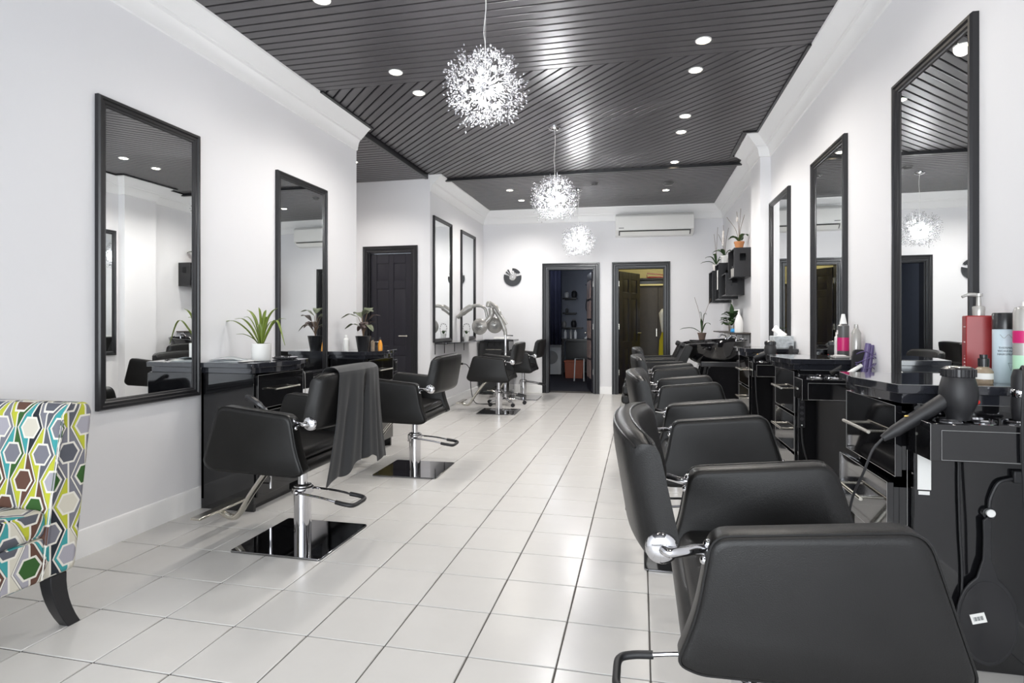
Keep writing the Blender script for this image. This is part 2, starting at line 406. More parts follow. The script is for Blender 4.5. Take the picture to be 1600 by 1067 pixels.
# downlights
def downlight(x, y, label, first=[None], z=ZC):
    if first[0] is None:
        t = thing('ceiling_downlight', label, 'light', (x, y, ZC), 0, 'recessed downlights in the black ceiling'); first[0] = t
        g = G().lathe([(.036, -.001), (.047, -.006), (.052, -.004), (.053, .0), (.036, .0)], 24); obj('trim_ring', g, 'white', t)
        obj('lens', G().lathe([(.037, -.004), (.037, -.001)], 24), 'disc', t)
    else: t = dup(first[0], label, (x, y, z))
    l = lamp('downlight_beam', 'SPOT', (x, y, ZC - .02), SPOT_POWER * (1.45 if y > 5 else .62 if y < 3.2 else .85), color=(1, .955, .90), spot_size=2.5, spot_blend=.8, shadow_soft_size=.05)
    l.parent = t; l.location = (0, 0, -.02)
for x, y, lb in [(-1.8, 3.02, 'downlight nearest the camera above the left wall, cut by the frame top'), (-1.78, 4.01, 'downlight left of the nearest crystal globe, on the straight boards by the left crown'),
                 (-1.755, 4.41, 'downlight just past the border board on the left, beside the nearest crystal globe'), (-1.79, 7.89, 'nearer of the two far-left downlights before the back wall'),
                 (-1.765, 8.58, 'farther of the two far-left downlights before the back wall'), (.405, 4.0, 'right-hand downlight on the last straight board before the diagonal boards'),
                 (.396, 4.455, 'right-hand downlight just inside the diagonal boards'), (.392, 5.42, 'nearer of the middle pair of right-hand downlights on the diagonal boards'),
                 (.386, 5.86, 'farther of the middle pair of right-hand downlights on the diagonal boards'), (.383, 6.93, 'right-hand downlight at the dark edge before the rear ceiling'),
                 (.345, 8.36, 'rear right downlight in front of the air conditioner, below the smoke detector'),
                 (.40, 2.6, 'right-hand downlight overhead in front of the nearest mirror'), (-.7, .6, 'downlight overhead near the entrance'), (.4, .4, 'downlight overhead near the entrance on the right')]:
    downlight(x, y, lb)
downlight(-3.15, 5.95, 'unseen downlight added in the lowered alcove ceiling to brighten the alcove', z=ZC - .053)  # added fixture, hidden behind the wall corner, lifts the dark alcove
t = thing('smoke_detector', 'flat dark round detector on rear ceiling beyond last right downlight', 'detector', (.36, 7.95, ZC))
obj('body', G().lathe([(.0, -.03), (.05, -.028), (.065, -.015), (.07, 0)], 24), 'darkgrey', t); obj('base_ring', G().lathe([(.07, -.008), (.078, -.006), (.08, 0)], 24), 'darkgrey', t)
t = thing('smoke_detector', 'small dark detector on rear ceiling right of the middle crystal globe', 'detector', (-.60, 7.75, ZC))
obj('body', G().lathe([(.0, -.035), (.035, -.03), (.045, -.015), (.05, 0)], 20), 'darkgrey', t); obj('base_ring', G().lathe([(.05, -.008), (.055, -.006), (.057, 0)], 20), 'darkgrey', t)

# ------------------------------------------------------------------ doors
def door_leaf(name, w, h, parent, loc, rot=(0, 0, 0), th=.035, handle=True, mt='doorblack'):
    """leaf from x=0..w, y=0..th"""
    o = obj(name, B(0, w, .010, th - .010, 0, h), mt, parent, loc=loc, rot=rot)
    st = w * .15; ml = w * .12
    cw = (w - 2 * st - ml) / 2
    rows = [(.10 * h, .36 * h), (.42 * h, .78 * h), (.83 * h, .94 * h)]
    g = G()
    for y0, y1 in ((0, .010), (th - .010, th)):
        for xa, xb in ((0, st), (st + cw, st + cw + ml), (w - st, w)): g.box(xa, xb, y0, y1, 0, h)
        zz = [0] + [z for r in rows for z in r] + [h]
        for i in range(0, len(zz), 2):
            g.box(st, st + cw, y0, y1, zz[i], zz[i + 1]); g.box(st + cw + ml, w - st, y0, y1, zz[i], zz[i + 1])
    obj('rails', g, mt, o, bevel=.003, seg=1)
    for r in rows:
        for xa in (st, st + cw + ml):
            q = G()
            for a, b in ((.010, -.004), (th - .010, th + .004)):
                e = .022; m = .001 if a < b else -.001
                o1 = [(xa + .01, r[0] + .01), (xa + cw - .01, r[0] + .01), (xa + cw - .01, r[1] - .01), (xa + .01, r[1] - .01)]
                o2 = [(xa + .01 + e, r[0] + .01 + e), (xa + cw - .01 - e, r[0] + .01 + e), (xa + cw - .01 - e, r[1] - .01 - e), (xa + .01 + e, r[1] - .01 - e)]
                bb_ = .002 if a < .02 else th - .002
                q.loft([[(x, a, z) for x, z in o1], [(x, bb_, z) for x, z in o2]])
            obj('panel', q, mt, o)
    if handle:
        g = G(); g.tube([(w - .055, -.002, .98), (w - .055, -.045, .98)], .012); g.tube([(w - .055, -.045, .98), (w - .16, -.045, .98)], .009)
        g.tube([(w - .055, th + .002, .98), (w - .055, th + .045, .98)], .012); g.tube([(w - .055, th + .045, .98), (w - .16, th + .045, .98)], .009)
        obj('door_handle', g, 'steel', o)
    return o
def casing(parent, x0, x1, top, yf, w=.085, slope=0, m='trimblack'):
    """moulded casing around an opening, on a face at y=yf(x) looking to -y"""
    prof = [(0, 0), (0, -.022), (.02, -.024), (.03, -.014), (.055, -.014), (.065, -.02), (w, -.02), (w, 0)]   # (distance out from opening, depth)
    rings = []
    for (x, z, sx, sz) in ((x0, 0, -1, 0), (x0, top, -1, 1), (x1, top, 1, 1), (x1, 0, 1, 0)):
        rings.append([(x + sx * a, yf(x) + d, z + sz * a) for a, d in prof])
    return obj('door_frame', G().loft(rings), m, parent, angle=20)
# door_1: closed in the alcove
d = struct('door_1', B(-3.42, -2.815, AY + .02, AY + .14, 2.04, 2.06), 'doorblack')
g = G(); g.box(-3.42, -3.40, AY, AY + .14, 0, 2.05); g.box(-2.835, -2.815, AY, AY + .14, 0, 2.05); obj('jamb', g, 'trimblack', d)
casing(d, -3.42, -2.815, 2.06, lambda x: AY, .07); door_leaf('door_leaf', .565, 2.03, d, (-3.40, AY + .03, .005))
# door_2: left opening in the back wall, leaf swung into the room beyond
def opening(name, D):
    d = struct(name, G().prism([(D[0], YB(D[0])), (D[1], YB(D[1])), (D[1], YB(D[1]) + .15), (D[0], YB(D[0]) + .15)], DT - .02, DT), 'trimblack')
    g = G(); 
    for a, b in ((D[0], D[0] + .02), (D[1] - .02, D[1])): g.prism([(a, YB(a)), (b, YB(b)), (b, YB(b) + .15), (a, YB(a) + .15)], 0, DT)
    obj('jamb', g, 'trimblack', d); casing(d, D[0], D[1], DT, YB, .085)
    g = G()
    for z in (.3, 1.05, 1.75):
        xh = D[0] + .022 if name == 'door_3' else D[1] - .03
        g.box(xh, xh + .006, YB(xh) + .10, YB(xh) + .145, z, z + .09)
    obj('hinge', g, 'steel', d); return d
d2 = opening('door_2', D1)
lf = door_leaf('door_leaf', .70, 2.0, d2, (D1[1] - .025, YB(D1[1]) + .16, .005), (0, 0, math.radians(101.5)), handle=True)
for k in range(5):
    z = .22 + k * .335
    q = obj('picture', B(.10, .60, .037, .046, z, z + .30), 'photo', lf)
d3 = opening('door_3', D2)
door_leaf('door_leaf', .70, 2.0, d3, (D2[0] + .03, YB(D2[0]) + .16, .005), (0, 0, math.radians(62)))

# rooms beyond the back wall
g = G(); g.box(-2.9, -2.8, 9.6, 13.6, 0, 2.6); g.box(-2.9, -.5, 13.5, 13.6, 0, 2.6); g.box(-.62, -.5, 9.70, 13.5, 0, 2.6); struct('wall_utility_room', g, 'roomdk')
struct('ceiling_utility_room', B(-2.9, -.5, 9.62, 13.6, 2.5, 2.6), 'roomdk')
struct('floor_utility_room', B(-2.8, -.62, 9.80, 13.5, -.002, .003), 'darkcloth')
g = G(); g.box(-.5, -.45, 9.65, 11.9, 0, 2.6); g.box(-.5, 1.4, 11.8, 11.9, 0, 2.6); g.box(1.3, 1.4, 9.7, 11.8, 0, 2.6); struct('wall_closet_room', g, 'cream')
struct('ceiling_closet_room', B(-.5, 1.4, 9.7, 11.9, 2.5, 2.6), 'cream')
lamp('utility_lamp', 'POINT', (-1.75, 11.3, 2.3), 11, color=(.85, .9, 1), shadow_soft_size=.15)
lamp('closet_lamp', 'POINT', (.45, 10.7, 2.35), 8, color=(1, .95, .80), shadow_soft_size=.15)
# ------------------------------------------------------------------ framed wall mirrors
def mirror(x, side, y0, y1, z0, z1, label, group, w=.055):
    """side=+1: hangs on a wall at x and looks to +x"""
    t = thing('wall_mirror', label, 'mirror', (x, (y0 + y1) / 2, z0), 0, group)
    hw = (y1 - y0) / 2; hh = z1 - z0
    prof = [(0, 0), (0, .022), (.006, .030), (.018, .030), (.024, .022), (.036, .022), (.042, .016), (w - .006, .014), (w, .008), (w, 0)]
    rings = []
    for (y, z, sy, sz) in ((-hw, 0, 1, 1), (-hw, hh, 1, -1), (hw, hh, -1, -1), (hw, 0, -1, 1), (-hw, 0, 1, 1)):
        rings.append([(side * d, y + sy * a, z + sz * a) for a, d in prof])
    obj('frame', G().loft(rings, caps=False), 'frame', t, angle=20)
    obj('mirror_glass', B(side * .003, side * .009, -hw + w - .006, hw - w + .006, w - .006, hh - w + .006), 'glass', t, smooth=False)
mg = 'tall black framed mirrors along the styling walls'
mirror(XL, 1, 2.367, 3.05, .70, 2.29, 'tall black framed mirror nearest on the left wall, above the patterned chair', mg)
mirror(XL, 1, 3.829, 4.528, .70, 2.29, 'black framed mirror on left wall between the spider plant and mottled-leaf plant', mg)
mirror(XR, -1, 2.544, 3.267, .74, 2.335, 'largest black framed mirror on right wall behind the red pump bottle', mg)
mirror(XR, -1, 3.976, 4.699, .74, 2.33, 'middle black framed mirror on right wall beside the pink and black spray bottle', mg)
mirror(XR, -1, 5.376, 6.12, .74, 2.33, 'farthest right-wall mirror, behind the tissue box near the pilaster', mg)
mirror(XL2, 1, 6.95, 7.66, .90, 2.52, 'narrow black framed mirror at left end of the wall shelf, nearest the closed door', mg, .05)
mirror(XL2, 1, 8.10, 8.83, .90, 2.52, 'narrow black framed mirror behind the hood dryer over the wall shelf', mg, .05)

# ------------------------------------------------------------------ gloss black styling stations
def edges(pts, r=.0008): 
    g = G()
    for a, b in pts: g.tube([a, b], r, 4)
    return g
def station(label, xw, side, y0, ztop, dep, tool, opens=(0, 0), L=.5, ov=0):
    """local: x = distance out from wall, y along the wall; side=-1 on right wall. tool=-1: tool holder on the near side"""
    t = thing('styling_station', label, 'cabinet', (xw + side * .016, y0, 0), 0, 'gloss black styling stations')
    X = lambda a: side * a
    def bx(a0, a1, b0, b1, c0, c1): return B(X(a0), X(a1), b0, b1, c0, c1)
    zb = ztop - .065
    g = bx(0, dep - .02, 0, .02, .0, zb); g.box(*sorted((X(0), X(dep - .02))), L - .02, L, 0, zb); g.box(*sorted((X(0), X(.02))), 0, L, .06, zb)
    g.box(*sorted((X(0), X(dep - .025))), .02, L - .02, .08, .1); g.box(*sorted((X(0), X(dep - .03))), .02, L - .02, .40, .415)
    obj('body', g, 'gloss', t, bevel=.0015, seg=1)
    obj('plinth', bx(.02, dep - .06, .02, L - .02, 0, .08), 'gloss', t)
    def slab(e, z0, z1, name):
        p = [(X(0), -.02 + e), (X(dep - .02 + ov - e), -.02 + e), (X(dep + .06 + ov * .4 - e), L * .5), (X(dep + .03 + ov * .4 - e), L + .01 - e), (X(0), L + .02 - e)]
        return obj(name, G().prism(p, z0, z1), 'top', t, bevel=.002, seg=1)
    slab(.0, ztop - .03, ztop, 'counter_top'); slab(.02, zb, ztop - .03, 'apron')
    zz = [(.395, .60), (.62, zb - .01)]
    hz = []
    for k, (za, zc) in enumerate(zz):
        o_ = opens[k]
        d = obj('drawer', bx(dep - .02 + o_, dep + o_, .012, L - .012, za, zc), 'gloss', t, bevel=.0015, seg=1)
        q = G(); q.box(*sorted((X(.05), X(dep - .022 + o_))), .03, .045, za + .02, zc - .02); q.box(*sorted((X(.05), X(dep - .022 + o_))), L - .045, L - .03, za + .02, zc - .02)
        q.box(*sorted((X(.05), X(dep - .022 + o_))), .045, L - .045, za + .02, za + .03); obj('drawer_box', q, 'gloss', d)
        zh = (za + zc) / 2 + .01; q = G(); xo = dep + o_
        for yy in (.15, L - .15): q.tube([(X(xo), yy, zh), (X(xo + .045), yy, zh)], .005)
        q.tube([(X(xo + .045), .12, zh), (X(xo + .045), L - .12, zh)], .0065); obj('handle', q, 'steel', d)
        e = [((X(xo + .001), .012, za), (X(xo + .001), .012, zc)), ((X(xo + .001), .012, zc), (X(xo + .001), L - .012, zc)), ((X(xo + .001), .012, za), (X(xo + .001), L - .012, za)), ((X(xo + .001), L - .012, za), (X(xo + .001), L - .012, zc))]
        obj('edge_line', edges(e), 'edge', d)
    d = obj('cabinet_door', bx(dep - .02, dep, .012, L - .012, .085, .375), 'gloss', t, bevel=.0015, seg=1)
    q = G()
    for z in (.16, .30): q.tube([(X(dep), .07, z), (X(dep + .045), .07, z)], .005)
    q.tube([(X(dep + .045), .07, .13), (X(dep + .045), .07, .33)], .0065); obj('handle', q, 'chrome', d)
    # tool holder with chrome-rimmed wells
    ya, yb_ = (-.16, 0) if tool < 0 else (L, L + .2)
    zt = ztop - .105; h = .115
    w = dep - .0 if tool < 0 else dep - .05
    th = obj('tool_holder', bx(0.0, w, ya, yb_, zt - h, zt), 'gloss', t, bevel=.002, seg=1)
    yf = ya - .0015 if tool < 0 else ya
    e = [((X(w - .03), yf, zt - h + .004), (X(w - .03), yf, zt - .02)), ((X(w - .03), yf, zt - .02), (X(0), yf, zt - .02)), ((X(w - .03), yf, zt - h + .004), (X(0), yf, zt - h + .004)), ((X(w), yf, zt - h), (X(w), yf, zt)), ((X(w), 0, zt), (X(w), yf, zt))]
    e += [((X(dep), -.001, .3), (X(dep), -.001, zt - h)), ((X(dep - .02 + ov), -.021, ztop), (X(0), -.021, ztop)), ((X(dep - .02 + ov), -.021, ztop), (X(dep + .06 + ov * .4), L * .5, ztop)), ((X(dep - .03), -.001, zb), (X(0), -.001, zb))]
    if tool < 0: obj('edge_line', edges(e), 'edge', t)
    ym = (ya + yb_) / 2
    for xx in ((.10, .20, .29) if tool < 0 else (.12, .25)):
        q = G().lathe([(.028, .0), (.040, .0), (.041, .004), (.036, .008), (.030, .007), (.028, .0)], 28, (X(xx), ym, zt)); obj('ring', q, 'chrome', th)
        obj('well', G().lathe([(.029, .001), (.0, .001)], 28, (X(xx), ym, zt)), 'rubber', th)
    return t
station('left-wall station by the near mirror, holding spider plant and papers', XL, 1, 3.065, .90, .39, 1)
station('left-wall station holding the mottled-leaf plant, beyond the second mirror', XL, 1, 4.55, .90, .385, 1)
s1 = station('nearest right-wall station with white tape, open drawers and the red pump bottle', XR, -1, 2.18, .935, .375, -1, (.055, .03), ov=.055)
station('middle right-wall station with power strip and purple flat iron', XR, -1, 3.63, .935, .375, -1, ov=.045)
station('far right-wall station with the tissue box, next to the shampoo basins', XR, -1, 5.08, .935, .375, -1, ov=.045)
g = G()
g.box(.902, .942, 2.176, 2.1785, .585, .71); g.box(.905, .938, 2.1765, 2.1785, .568, .580)
tag(obj('tape', g, 'paper', smooth=False), 'torn strip of white tape on the side of the nearest right station', 'tape')

# ------------------------------------------------------------------ styling chairs
def rounded(pts, r, n=4):
    out = []
    k = len(pts)
    for i in range(k):
        a, p, b = Vector(pts[i - 1]), Vector(pts[i]), Vector(pts[(i + 1) % k])
        ra = r[i] if isinstance(r, (list, tuple)) else r
        u = (a - p).normalized(); v = (b - p).normalized(); ra = min(ra, (a - p).length * .45, (b - p).length * .45)
        s, e = p + u * ra, p + v * ra
        for j in range(n + 1):
            t = j / n; out.append(tuple(s * (1 - t) ** 2 + p * 2 * t * (1 - t) + e * t * t))
    return out
def styling_chair(label):
    t = thing('styling_chair', label, 'chair', (0, 0, 0), 0, 'black leather hydraulic styling chairs')
    # side panels
    prof = rounded([(-.125, .70), (.27, .739), (.358, .455), (.315, .42), (-.15, .408), (-.195, .425), (-.155, .53)], [.035, .045, .03, .03, .03, .02, .1], 5)
    for s in (-1, 1):
        cxm = sum(p[0] for p in prof) / len(prof); czm = sum(p[1] for p in prof) / len(prof)
        def ring(v, k): return [(cxm + (x - cxm) * k, v, czm + (z - czm) * (k if k > .99 else 1 - (1 - k) * 1.6)) for x, z in prof]
        ks = [(.232, .955), (.236, .985), (.245, 1), (.290, 1), (.301, .99), (.307, .965), (.309, .93)]
        g = G().loft([ring(s * v, k) for v, k in ks]); a = obj('arm_panel', g, 'leather', t, angle=60)
        pp = [(x + .002 * (x - cxm), s * .3015, z) for x, z in ring(0, .992) for x, z in [(x, z)]] if 0 else [(cxm + (x - cxm) * .995, s * .300, czm + (z - czm) * .992) for x, z in prof]
        obj('piping', G().tube(pp + [pp[0]], .0035, 5, False), 'leather', a)
        q = G()
        for dz in (0, -.035): q.lathe([(.0, -.004), (.012, -.004), (.014, 0)], 12, (0, 0, 0)) if 0 else q.ball((-.128 + dz * .2, s * .272, .672 + dz), .011, 10, 6)
        obj('stud', q, 'chrome', a)
    # seat shell and cushion
    sh = rounded([(-.185, .415), (.30, .422), (.335, .46), (.33, .475), (-.17, .475)], .03)
    obj('seat_shell', G().prism([(x, z) for x, z in sh], -.24, .24, 'y'), 'leather', t, bevel=.006)
    cu = rounded([(-.165, .476), (.335, .476), (.35, .50), (.325, .545), (-.14, .525)], .03)
    obj('seat', G().prism(cu, -.232, .232, 'y'), 'leather', t, bevel=.015, seg=3)
    # curved back pad
    rings = []
    sec = rounded([(0, .0), (.085, .0), (.095, .05), (.075, .265), (.0, .265), (-.008, .2)], [.035, .04, .05, .035, .04, .05], 5)
    N = 18
    for i in range(N + 1):
        a = -1 + 2 * i / N
        v = a * .295; e = min(1, (1 - abs(a)) / .07) ** .5 if abs(a) > .93 else 1
        e = max(e, .80); bow = -.048 * (1 - a * a) ** .9
        ring = []
        for u, z in sec:
            zz = .130 + (z - .130) * (1 - (1 - e) * .5); uu = .045 + (u - .045) * e
            ring.append((-.252 + bow + uu * .84 - .15 * zz, v, .63 + zz + .012 * (1 - a * a) * (z > .13)))
        rings.append(ring)
    bk = obj('backrest', G().loft(rings), 'leather', t, angle=60)
    k_ = [max(range(len(sec)), key=lambda i: sec[i][0] * .2 + sec[i][1]), max(range(len(sec)), key=lambda i: -sec[i][0] * 1.2 + sec[i][1])]
    q = G()
    for k in k_: q.tube([(r[k][0], r[k][1], r[k][2] + .001) for r in rings], .003, 5)
    obj('piping', q, 'leather', bk)
    for s in (-1, 1):
        q = G(); q.tube([(-.225, s * .288, .665), (-.225, s * .298, .665), (-.225, s * .303, .665), (-.225, s * .307, .665), (-.225, s * .310, .665)], [.034, .034, .031, .024, .012], 24); obj('hub_disc', q, 'chrome', t)
        q = G(); q.tube(arc([(-.225, s * .300, .665), (-.21, s * .318, .664), (-.18, s * .300, .662), (-.15, s * .276, .66), (-.115, s * .272, .66)], 5), .0105, 10); obj('hinge_bar', q, 'chrome', t)
    # hydraulic column and base
    obj('piston', G().lathe([(.024, .29), (.024, .41)], 20), 'chrome', t)
    obj('mounting_plate', B(-.12, .14, -.10, .10, .398, .412), 'darkgrey', t)
    g = G().lathe([(.044, .006), (.044, .27), (.046, .272), (.046, .286), (.030, .292), (.0, .292)], 28); obj('column', g, 'chrome', t)
    g = G().lathe([(.046, .245), (.055, .247), (.056, .275), (.048, .280), (.046, .280)], 24); g.ball((.0, .055, .258), .014); g.ball((-.0, -.055, .258), .014)
    g.tube([(.05, -.03, .25), (.07, -.045, .235), (.072, -.045, .21)], .006); obj('collar', g, 'chrome', t)
    g = G()
    for s in (-1, 1): g.tube(arc([(0, s * .058, .258), (-.15, s * .07, .245), (-.25, s * .075, .228)], 4), .006)
    obj('pump_rod', g, 'chrome', t)
    g = G().tube(arc([(-.235, .075, .23), (-.29, .077, .222), (-.325, .062, .216), (-.33, 0, .214), (-.325, -.062, .216), (-.29, -.077, .222), (-.235, -.075, .23)], 5), .011, 10); obj('pump_pedal', g, 'rubber', t)
    bp = rounded([(-.25, -.25), (.25, -.25), (.25, .25), (-.25, .25)], .02)
    obj('base_plate', G().prism(bp, .0, .010), 'plate', t, bevel=.003)
    # T footrest
    g = G().tube(arc([(.06, 0, .40), (.17, 0, .385), (.30, 0, .23), (.375, 0, .115), (.42, 0, .082), (.47, 0, .092), (.51, 0, .116)], 5), .0165, 12)
    obj('footrest_tube', g, 'steel', t)
    g = B(.47, .53, -.19, .19, .118, .132); obj('footrest', g, 'steel', t, bevel=.004)
    return t
chL = styling_chair('near left styling chair with a charcoal cape over its backrest')
chL.location = (-1.75, 2.75, 0); chL.rotation_euler.z = PI
dup(chL, 'second left styling chair, empty, in front of the mottled-leaf plant station', (-1.72, 4.24, 0), PI + .03)
dup(chL, 'third left styling chair, in front of the hood dryer stand', (-1.79, 7.26, 0), PI + .05)
dup(chL, 'far left styling chair beside the left back doorway', (-1.76, 8.71, 0), PI + .02)
dup(chL, 'nearest right styling chair, filling the lower right corner', (.268, 1.555, 0), 0)
dup(chL, 'second right styling chair from the camera, at the middle right station', (.265, 2.98, 0), .0)
dup(chL, 'third right styling chair from the camera, facing the far right station', (.262, 4.47, 0), .0)
dup(chL, 'farthest right styling chair, right before the shampoo recliner', (.25, 5.93, 0), 0)
obj('lever', G().tube(arc([(.08, .15, .60), (.10, .15, .68), (.15, .15, .725), (.20, .15, .755), (.225, .15, .76)], 4), [.011] * 8 + [.016] * 9, 8), 'plastic', chL)

# cape over the near left chair
rows = []
N, K = 40, 34
for j in range(K + 1):
    row = []; s = j / K
    for i in range(N + 1):
        a = i / N; y = 2.555 + .45 * a; yn = min(1, abs(y - 2.75) / .295); bow = .048 * (1 - yn * yn) ** .9
        xr = -1.75 + .260 + bow; xf = xr - .052            # rear and front faces of the pad at its top (world -x is the front)
        fold = .5 * math.sin(a * 19 + .6) + .3 * math.sin(a * 41 + 2)
        if s < .14: q = s / .14; x = xf - .030 + .022 * q; z = .80 + .10 * q
        elif s < .26: q = (s - .14) / .12; x = xf - .008 + (xr - xf + .042) * q; z = .905 + .016 * math.sin(q * PI) + .010 * (1 - yn * yn)
        else:
            q = (s - .26) / .74; notch = max(0, 1 - abs(a - .55) / .07)
            x = xr + .036 + .022 * fold * min(1, q * 2.2) + .02 * q - .05 * q * (1 - a) - .05 * notch * min(1, q * 3); z = .905 - q * (.50 + .03 * math.sin(a * 7 + 1) + .015 * math.cos(a * 23))
            y = y + q * ((a - .5) * .16 - .02) - .03 * math.sin(q * PI) * (a - .5)
        row.append((x, y, z))
    rows.append(row)
tag(obj('salon_cape', G().grid(rows), 'cape', solid=.004, sub=1), 'charcoal cloth cape draped over the back of the near left chair', 'cape')

# ------------------------------------------------------------------ patterned slipper chair
t = thing('accent_chair', 'armless chair in hexagon print fabric with dark curved leg, lower left', 'chair', (-2.37, 1.5, 0))
def bxuv(co, n):
    if abs(n.x) > .6: return (co.y + .02, co.z)
    if abs(n.y) > .6: return (co.x + .31, co.z)
    return (co.x + .31, co.y)
def soft(pts, a0, a1, ax, name, bev=.02): return obj(name, G().prism(pts, a0, a1, ax), 'fabric', t, bevel=bev, seg=4, uv=bxuv, angle=50)
# local: origin (-2.37,1.5); back pad slanted
bp = [(.135, .215), (.275, .215), (.345, .80), (.335, .835), (.245, .845), (.215, .80), (.165, .46)]
soft([(y, z) for y, z in bp], -.29, .29, 'x', 'backrest', .022)
soft([(-.42, .225), (.16, .215), (.16, .37), (-.44, .37)], -.285, .285, 'x', 'seat_base', .012)
soft([(-.45, .365), (.175, .365), (.175, .47), (-.15, .492), (-.44, .475)], -.288, .288, 'x', 'seat', .035)
q = G().tube([(.292, .143, .225), (.292, .172, .46), (.292, .222, .80), (.292, .25, .842)], .004, 6); obj('piping', q, 'fabric', t, uv=bxuv)
def cleg(x, y, fwd):
    rings = []
    for k in range(7):
        q = k / 6; z = .215 * (1 - q); dy = fwd * (.055 * q ** 2 * (1.2)); w = .028 - .006 * q
        rings.append([(x - w, y + dy - w * 1.1, z), (x + w, y + dy - w * 1.1, z), (x + w, y + dy + w * 1.1, z), (x - w, y + dy + w * 1.1, z)])
    obj('leg', G().loft(rings), 'trimblack', t, bevel=.003)
for x in (-.25, .25):
    cleg(x, .215, 1); cleg(x, -.37, -1)

# ------------------------------------------------------------------ crystal globe pendants
def chandelier(label, x, y, z, first=[None]):
    R_ = .25; L = ZC - z
    t = thing('crystal_pendant', label, 'chandelier', (x, y, z), 0, 'crystal burst pendants down the middle of the ceiling')
    g = G().lathe([(.0, L - .035), (.02, L - .035), (.045, L - .028), (.058, L - .016), (.06, L)], 28); obj('canopy', g, 'chrome', t)
    g = G().tube(arc([(0, 0, L - .03), (.008, 0, L * .8), (-.006, .004, L * .55), (.003, 0, L * .4), (0, 0, .03)], 6), .0022, 6); g.tube(arc([(.004, 0, L - .03), (.004, .003, L * .6), (.002, 0, .03)], 4), .0008, 4); obj('cord', g, 'whitepl', t)
    bl0 = first[0]
    if first[0] is None:
        rnd = random.Random(3)
        g = G(); cr = G(); n = 150; bulbs = []
        g.ball((0, 0, 0), .03, 12, 8)
        for i in range(n):
            zz = 1 - 2 * (i + .5) / n; a = i * 2.39996; r = math.sqrt(1 - zz * zz); d = Vector((r * math.cos(a), r * math.sin(a), zz))
            R2 = R_ * rnd.uniform(.66, 1.0); d = (d + Vector((rnd.gauss(0, .06), rnd.gauss(0, .06), rnd.gauss(0, .06)))).normalized()
            g.tube([d * .02, d * R2 * .78], .0008, 3, False)
            u = d.orthogonal().normalized(); w = d.cross(u)
            for q in range(6):
                an = q * PI / 3 + rnd.random(); sp = .034 if q else 0; ln = R2 - (.0 if q % 2 else .02) + rnd.uniform(-.012, .01)
                e = d * ln + (u * math.cos(an) + w * math.sin(an)) * sp * rnd.uniform(.6, 1.2)
                b0 = d * R2 * .74
                g.tube([b0, e], .0006, 3, False)
                for f, s in ((1, .0054), (.6, .0040)):
                    c_ = b0.lerp(e, f); o_ = (e - b0).normalized(); p1 = o_.orthogonal().normalized() * s; p2 = o_.cross(p1)
                    v = [c_ + o_ * s * 1.5, c_ + p1, c_ + p2, c_ - p1, c_ - p2, c_ - o_ * s * 1.5]
                    cr.add(v, [(0, 1, 2), (0, 2, 3), (0, 3, 4), (0, 4, 1), (5, 2, 1), (5, 3, 2), (5, 4, 3), (5, 1, 4)])
        rods = tag(obj('rods', g, 'chrome', t, smooth=False), kind='stuff'); crs = tag(obj('crystals', cr, 'crystal', t, smooth=False), kind='stuff')
        bl = []
        for i in range(9):
            zz = 1 - 2 * (i + .5) / 9; a = i * 2.39996; r = math.sqrt(1 - zz * zz); d = Vector((r * math.cos(a), r * math.sin(a), zz)) * .115
            bl.append(obj('bulb', G().lathe([(0, -.016), (.010, -.012), (.014, 0), (.010, .012), (0, .016)], 10), 'bulb', t, loc=d))
        first[0] = (rods, crs, bl)
    if True:
        l = lamp('pendant_glow', 'POINT', (0, 0, 0), PENDANT, color=(.97, .98, 1), shadow_soft_size=.09); l.parent = t; l.location = (0, 0, -.02)
    if bl0 is not None:
        rods, crs, bl = first[0]
        for o in [rods, crs] + bl: c = o.copy(); C.objects.link(c); c.parent = t
        t.rotation_euler = (0, 0, 0)
    return t
chandelier('largest crystal burst pendant, nearest the camera', -.84, 3.08, 2.44)
chandelier('middle crystal burst pendant, partly in front of the dark ceiling step', -.80, 5.45, 2.335)
chandelier('smallest crystal burst pendant, farthest back above the left doorway', -.85, 8.05, 2.30)

# ------------------------------------------------------------------ air conditioner and record clock on the back wall
t = thing('air_conditioner', 'white wall-mounted split air conditioner above the right doorway', 'air conditioner', (.20, YB(.2), 2.53), .0536)
pr = rounded([(0, .0), (0, .335), (-.17, .335), (-.205, .30), (-.21, .09), (-.14, .02)], [.005, .005, .04, .05, .03, .05])
obj('body', G().prism(pr, -.60, .60, 'x'), 'whitepl', t, bevel=.006)
obj('front_panel', G().prism(rounded([(-.212, .085), (-.207, .30), (-.172, .338), (-.18, .345), (-.218, .305), (-.222, .085)], .01), -.595, .595, 'x'), 'whitepl', t, bevel=.004)
obj('outlet_slot', G().prism([(-.208, .08), (-.145, .022), (-.150, .012), (-.218, .074)], -.55, .55, 'x'), 'darkgrey', t)
obj('louver', G().prism([(-.225, .060), (-.165, .006), (-.168, .0), (-.232, .055)], -.53, .53, 'x'), 'whitepl', t, bevel=.001)
obj('badge', B(-.55, -.47, -.2225, -.221, .115, .125), 'ink', t)
t = thing('wall_clock', 'round black cut-out record clock on the back wall', 'clock', (-2.08, YB(-2.08) - .012, 1.915), .0536)
g = G()
def sect(a0, a1, r0, r1, n=24):
    A = [math.radians(a0 + (a1 - a0) * i / n) for i in range(n + 1)]
    g.prism([(r1 * math.cos(a), r1 * math.sin(a)) for a in A] + [(r0 * math.cos(a), r0 * math.sin(a)) for a in A[::-1]], -.003, .003, 'y')
sect(160, 373, .055, .15); sect(30, 92, .11, .15, 10); sect(38, 75, .09, .11, 6); sect(118, 128, .05, .15, 3); sect(137, 146, .05, .145, 3)
obj('record', g, 'plastic', t)
g = G(); 
